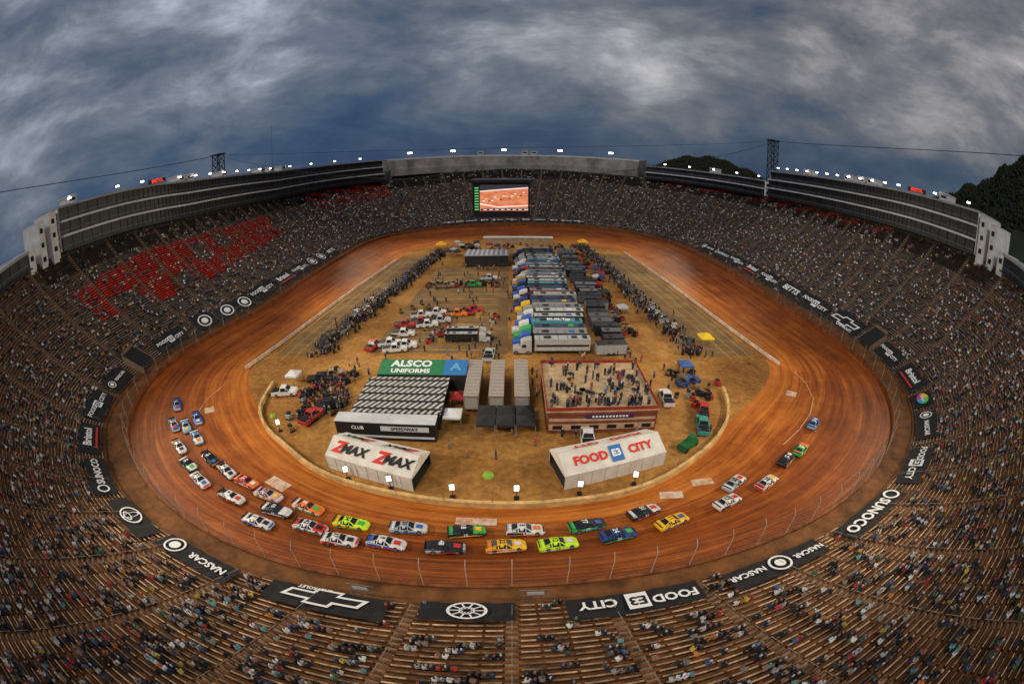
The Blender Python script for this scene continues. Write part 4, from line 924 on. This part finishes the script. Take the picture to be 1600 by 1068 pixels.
def big_tent(p,q,wd,lab,front,back,openend):
    p=Vector((*p,0)); q=Vector((*q,0)); L=(q-p).length; xd=(q-p)/L; yd=Vector((-xd.y,xd.x,0)); M=basis(p,xd,yd,Vector((0,0,1)))
    r=bpy.data.objects.new('marquee_tent',None); link(r); r.matrix_world=M; tag(r,lab,'tent')
    hw,hr=2.5,4.1; b=MB()
    nS=8; pr=[(0,0),(0,hw),(wd*.5,hr),(wd,hw),(wd,0)]
    for s in range(nS):
        x0,x1=L*s/nS,L*(s+1)/nS
        for k in range(4):
            (y0,z0),(y1,z1)=pr[k],pr[k+1]
            xm=(x0+x1)/2; ym,zm=(y0+y1)/2,(z0+z1)/2-(.06 if k in(1,2) else 0)
            b.add([(x0,y0,z0),(x1,y0,z0),(x1,y1,z1),(x0,y1,z1),(xm,ym,zm)],[(0,1,4),(1,2,4),(2,3,4),(3,0,4)])
    e_=.05; pi_=[(e_,0),(e_,hw-e_),(wd*.5,hr-.2),(wd-e_,hw-e_),(wd-e_,0)]
    for k in range(4): (y0,z0),(y1,z1)=pi_[k],pi_[k+1]; b.quad((.1,y0,z0),(L-.1,y0,z0),(L-.1,y1,z1),(.1,y1,z1),m=1)  # added inner sheet, floor likewise: the tent's interior shade painted as dark colour
    xo=0 if openend==1 else L; xc=L if openend==1 else 0
    b.add([(xc,y,z) for y,z in pr],[(0,1,2,3,4)])
    b.add([(xo,pr[1][0],hw-.3),(xo,pr[1][0],hw),(xo,wd*.5,hr),(xo,wd,hw),(xo,wd,hw-.3)],[(0,1,2,3,4)])
    b.box(L/2,wd/2,.02,L-.2,wd-.2,.02,m=1)
    for s in range(nS+1): x=L*s/nS; b.box(x,-.02,hw/2,.06,.06,hw,m=2)
    child(b.obj('canvas',[M_canv,mat('painted_shade_lining',(.03,.025,.02),.9),mat('pale_frame',(.45,.42,.38),.6)]),r)
    a=math.atan2(hr-hw,wd/2)
    for (t,sz,x,y,mm,sh) in front:
        o=link(bpy.data.objects.new('lettering',text_mesh(t,sz,mm,.045,sh))); o.location=(L*x,wd/2*y,hw+(hr-hw)*y+.1); o.rotation_euler=(a,0,0); child(o,r)
    for (t,sz,x,y,mm,sh) in back:
        o=link(bpy.data.objects.new('lettering',text_mesh(t,sz,mm,.045,sh))); o.location=(L*x,wd-wd/2*y,hw+(hr-hw)*y+.1); o.rotation_euler=(a,0,math.pi); child(o,r)
    return r,L,a,hw,hr,wd
big_tent((-28,47.2),(-13.6,43.4),6.4,'long white marquee with red and black lettering, open end',[('MAX',2.05,.30,.5,M_black,.3),('MAX',2.05,.80,.5,M_black,.3),('Z',2.7,.115,.5,M_lettR,.3),('Z',2.7,.615,.5,M_lettR,.3)],[('MAX',1.8,.72,.5,M_black,.3),('Z',2.1,.88,.5,M_lettR,.3),('MAX',1.8,.22,.5,M_black,.3),('Z',2.1,.38,.5,M_lettR,.3)],0)
r,L,a,hw,hr,wd=big_tent((7.2,44.2),(23.0,48.6),6.4,'long white marquee with red grocery lettering and blue square',[('FOOD',1.85,.27,.5,M_lettR,0),('CITY',1.85,.76,.5,M_lettR,0)],[('FOOD',1.9,.7,.5,M_lettR,0),('CITY',1.9,.3,.5,M_lettR,0)],1)
b=MB(); b.box(0,0,0,2.0,2.6,.02); o=b.obj('emblem',[M_lettB]); o.location=(L*.515,wd/4,hw+(hr-hw)*.5+.08); o.rotation_euler=(a,0,0); child(o,r)
o=link(bpy.data.objects.new('lettering',text_mesh('E3',1.5,M_lettW,.04))); o.location=(L*.515,wd/4,hw+(hr-hw)*.5+.12); o.rotation_euler=(a,0,0); child(o,r)
def wallpath(name,pts,h,th,mt,lab,sub=6):
    ps=[Vector((*p,0)) for p in pts]; out=[]
    for i in range(len(ps)-1):
        p0=ps[max(0,i-1)];p1=ps[i];p2=ps[i+1];p3=ps[min(len(ps)-1,i+2)]
        for s in range(sub):
            t=s/sub; out.append(.5*((2*p1)+(-p0+p2)*t+(2*p0-5*p1+4*p2-p3)*t*t+(-p0+3*p1-3*p2+p3)*t**3))
    out.append(ps[-1]); b=MB()
    for i,p in enumerate(out):
        tg=(out[min(i+1,len(out)-1)]-out[max(0,i-1)]).normalized(); n_=Vector((-tg.y,tg.x,0))*th/2; z=surf(p.x,p.y)
        for s,hz in((1,-.2),(1,h),(-1,h),(-1,-.2)): q=p+n_*s; b.v.append((q.x,q.y,z+hz)); b.c.append((1,1,1))
        if i:
            for j in range(3): a_=4*(i-1)+j; b.f.append((a_,a_+4,a_+5,a_+1)); b.m.append(0)
    b.f.append((0,1,2,3)); b.m.append(0)
    return tag(b.obj(name,[mt]),lab,'wall'),out
iw,ip=wallpath('infield_wall',[(-51,72),(-49,62),(-44,55.5),(-37,50.5),(-30,46),(-22,43.2),(-9,41.2),(4,41),(18,43.2),(30,50),(37,56.5),(41,63),(43,70)],1.0,.55,mat('tan_barrier',(.52,.33,.13),.8,.35,.6),'low tan concrete barrier curving round the infield edge')
M_pw=mat('white_barrier',(.60,.48,.38),.7,.35,.4)
wallpath('pit_wall',[(-63,78),(-59.5,98),(-56,127),(-52.5,158),(-50,181)],.8,.35,M_pw,'long white pit wall between pit road and track')
wallpath('pit_wall',[(64.5,80),(60.5,108),(57,149),(54.5,175),(52.5,197)],.8,.35,M_pw,'long white pit wall with bright end cap')
b=MB(); b.cyl((0,0,0),(0,0,2.2),.05,5); 
fpm=b.mesh('barrier_post',[M_metal])
for i,p in enumerate(ip[::3]):
    o=link(bpy.data.objects.new('barrier_post',fpm)); o.location=(p.x,p.y,.9); child(o,iw)
b=MB(); b.cyl((0,0,0),(0,0,1.4),.06,6); b.box(0,0,.1,.7,.7,.2); b.box(0,.06,2.0,.8,.1,1.1); b2=MB(); b2.box(0,-.03,2.0,.66,.06,.95)
m1=b.mesh('stand',[M_black]); m2=b2.mesh('lamp',[M_panel])
for i,(x,y) in enumerate([(-24,45.0),(-17,43.7),(-8,42.6),(0.6,42.6),(9.2,43.2),(17.3,44.6),(-41,55.5)]):
    r=empty('light_panel','portable bright white lamp panel on a short stand','lamp','lamp panels along the infield wall',(x,y,0)); addk(m1,'stand',r); addk(m2,'lamp',r)
    r.rotation_euler=(0,0,math.atan2(x,y)*-.8)
def mound(x,y,c,r_,lab,cat,nme):
    b=MB(); n=10
    for k in range(4):
        a_=k/3*math.pi/2
        for j in range(n): t=2*math.pi*j/n; q=r_*math.cos(a_)*(1+.08*math.sin(3*t)); b.v.append((q*math.cos(t),q*math.sin(t),r_*.75*math.sin(a_))); b.c.append((1,1,1))
    for k in range(3):
        for j in range(n): b.f.append((k*n+j,k*n+(j+1)%n,(k+1)*n+(j+1)%n,(k+1)*n+j)); b.m.append(0)
    b.cyl((0,0,r_*.7),(0,0,r_*1.1),.1,5); o=b.obj(nme,[mat('bright_cover',c,.7)],smooth=True); o.location=(x,y,0); tag(o,lab,cat)
mound(-3.4,47.3,(.2,.4,.04),.85,'bright green fabric covered equipment mound on the ground','cover','equipment_cover')
mound(-45,60,(.2,.4,.04),.7,'bright green fabric covered equipment by the wall','cover','equipment_cover')
b=MB(); b.box(0,0,.7,4.0,1.7,1.0,taper=.9); b.cyl((-1.5,-.95,.4),(-1.5,.95,.4),.45,10,m=1); b.cyl((1.4,-.9,.35),(1.4,.9,.35),.35,10,m=1); b.box(.6,0,1.6,1.3,1.3,.9,taper=.85); o=b.obj('tractor',[mat('green_paint',(.015,.12,.035),.5),M_tyre]); o.location=(28.5,52.5,0); o.rotation_euler=(0,0,.6); tag(o,'green utility tractor parked by the infield barrier','tractor')
eq=[]
for i in range(8):
    b=MB(); c=random.choice([K,K,(.3,.3,.32),(.4,.22,.05),(.3,.03,.02),DB,(.2,.12,.05)])
    b.box(0,0,.5,random.uniform(1,2.6),random.uniform(.7,1.3),1.0); b.box(.2,0,1.15,.8,.7,.3,m=1); b.cyl((-.5,-.5,.2),(-.5,.5,.2),.2,8,m=1); eq.append(b.mesh('equipment_case',[paint(c),M_black]))
def eqp(x,y):
    o=link(bpy.data.objects.new('equipment_case',random.choice(eq))); o.location=(x,y,0); o.rotation_euler=(0,0,random.uniform(0,3)); tag(o,'wheeled equipment case standing on the dusty ground','equipment case','equipment cases about the infield')
for i in range(40): eqp(random.gauss(-37,3.5),random.gauss(68,5))
for i in range(16): eqp(random.gauss(36,2.4),random.gauss(70,4))
for i in range(40): eqp(random.uniform(-29,-4),141+random.gauss(0,1.2))
for i in range(80): eqp(random.uniform(25,31),random.uniform(88,190))
for i in range(35): eqp(random.uniform(-30,30),random.uniform(195,212))
for i in range(24): eqp(random.uniform(-32,-4),random.uniform(86,120))
M_patch=mat('chalked_logo',(.62,.52,.44),.85,c2=(.40,.18,.07),scale=.9)
def patch(x,y,sx_,sy_,yaw):
    M=car_matrix(x,y,yaw); b=MB(); nx=6
    for i in range(nx):
        for j in range(nx):
            ps=[]
            for a_,c_ in((i,j),(i+1,j),(i+1,j+1),(i,j+1)):
                q=M@Vector(((a_/nx-.5)*sx_,(c_/nx-.5)*sy_,0)); q.z=surf(q.x,q.y)+.03; ps.append(q)
            b.quad(*ps)
    tag(b.obj('painted_logo_patch',[M_patch]),'white chalk logo patch painted on the orange clay','marking','painted patches on the track')
for a_ in [(-34.3,41.2,4.2,2.2,.0),(-4.5,37.7,5.2,1.5,0),(22,41.2,3.4,1.7,-.5),(27.6,43.2,3.4,1.6,-.5),(-60.5,58.5,2.4,2.2,0),(59,66,2.4,2.4,0)]: patch(*a_)
def line(name,pts,wd,mt,zo=.02,closed=False):
    b=MB()
    for i in range(len(pts)-1):
        p,q=Vector((*pts[i],0)),Vector((*pts[i+1],0)); L=(q-p).length; n_=Vector((-(q-p).y,(q-p).x,0)).normalized()*wd/2; st=max(1,int(L/3))
        for s in range(st):
            a_=p.lerp(q,s/st);c_=p.lerp(q,(s+1)/st); vs=[]
            for pt,sg in((a_,1),(a_,-1),(c_,-1),(c_,1)): w2=pt+n_*sg; w2.z=surf(w2.x,w2.y)+zo; vs.append(w2)
            b.quad(*vs)
    o=b.obj(name,[mt]); o['kind']='structure'; return o
ML=mat('chalk_line',(.55,.32,.18),.8,.5,1)
line('painted_line',[(66.5,76),(66,70),(63,62.5),(58,57),(52,52.5),(46,49)],.16,ML); line('painted_line',[(-64,70),(-64,62),(-62,55)],.16,ML)
MY=mat('faded_yellow_line',(.5,.33,.085),.8,.3,1)
for i in range(14): line('parking_marking',[(-30+i*.1,90+i*5.2),(-4,90+i*5.2)],.24,MY,.012)
for sgn in(-1,1):
    for k in (0,3.5,7): line('pit_road_marking',[(sgn*(58.5-k*.9),84),(sgn*(50.5-k*.9),182)],.16,MY,.014)
for i in range(24): 
    y=88+i*4.2; line('pit_road_marking',[(-57+.075*(y-84)+1,y),(-52+.08*(y-84),y)],.14,MY,.016); line('pit_road_marking',[(55.5-.065*(y-84),y),(50-.07*(y-84),y)],.14,MY,.016)
MA=mat('dusty_asphalt',(.11,.062,.026),.9,c2=(.27,.155,.055),scale=.12,detail=9)
for k,p4 in enumerate([[(-58.5,86),(-49,86),(-36,190),(-49,182)],[(60,86),(47,86),(37,195),(52,190)],[(-33,88),(-1,88),(-1,165),(-29,165)]]):
    b=MB(); b.quad(*[(x,y,.006) for x,y in p4]); b.obj('asphalt_pavement',[MA])['kind']='structure'
for x in(-14.5,2.2):
    v,_d=loc_v(x,24); b=MB()
    for k in range(7): b.cyl((-1.5+k*.5,0,0),(-1.5+k*.5,0,2.0),.035,4)
    for z in(.1,1,2): b.cyl((-1.5,0,z),(1.5,0,z),.045,4)
    b.box(0,-.05,1.5,1.6,.03,.5,m=1)
    o=b.obj('steel_gate',[M_metal,M_fas]); q=P(v,g(FR,v)-.6,4.35); o.location=q; tag(o,'grey steel pedestrian gate at the foot of the seats','gate','pedestrian gates by the track')
# ------------------------------------------------------------------ stadium lamps (lit lamps on the rim in the photograph)
def spot(v,tx,ty_,e):
    q=P(v,g(FR,v)+RIM-6,57); l=bpy.data.lights.new('stadium_lamp','SPOT'); l.energy=e; l.spot_size=R_(62); l.spot_blend=.6; l.shadow_soft_size=1.5; l.color=(1,.86,.64)
    o=link(bpy.data.objects.new('stadium_lamp',l)); o.location=q; d=Vector((tx,ty_,0))-q; o.rotation_euler=d.to_track_quat('-Z','Y').to_euler()
for v,tx,ty_ in((.9,-10,52),(6-.9,10,52),(1.5,-15,110),(6-1.5,15,110),(2.3,0,160),(6-2.3,0,160),(.55,-10,60),(6-.55,10,60)):
    spot(v,tx,ty_,185000)
vs_=sc.view_settings; vs_.view_transform='Standard'; vs_.look='None'; vs_.exposure=0
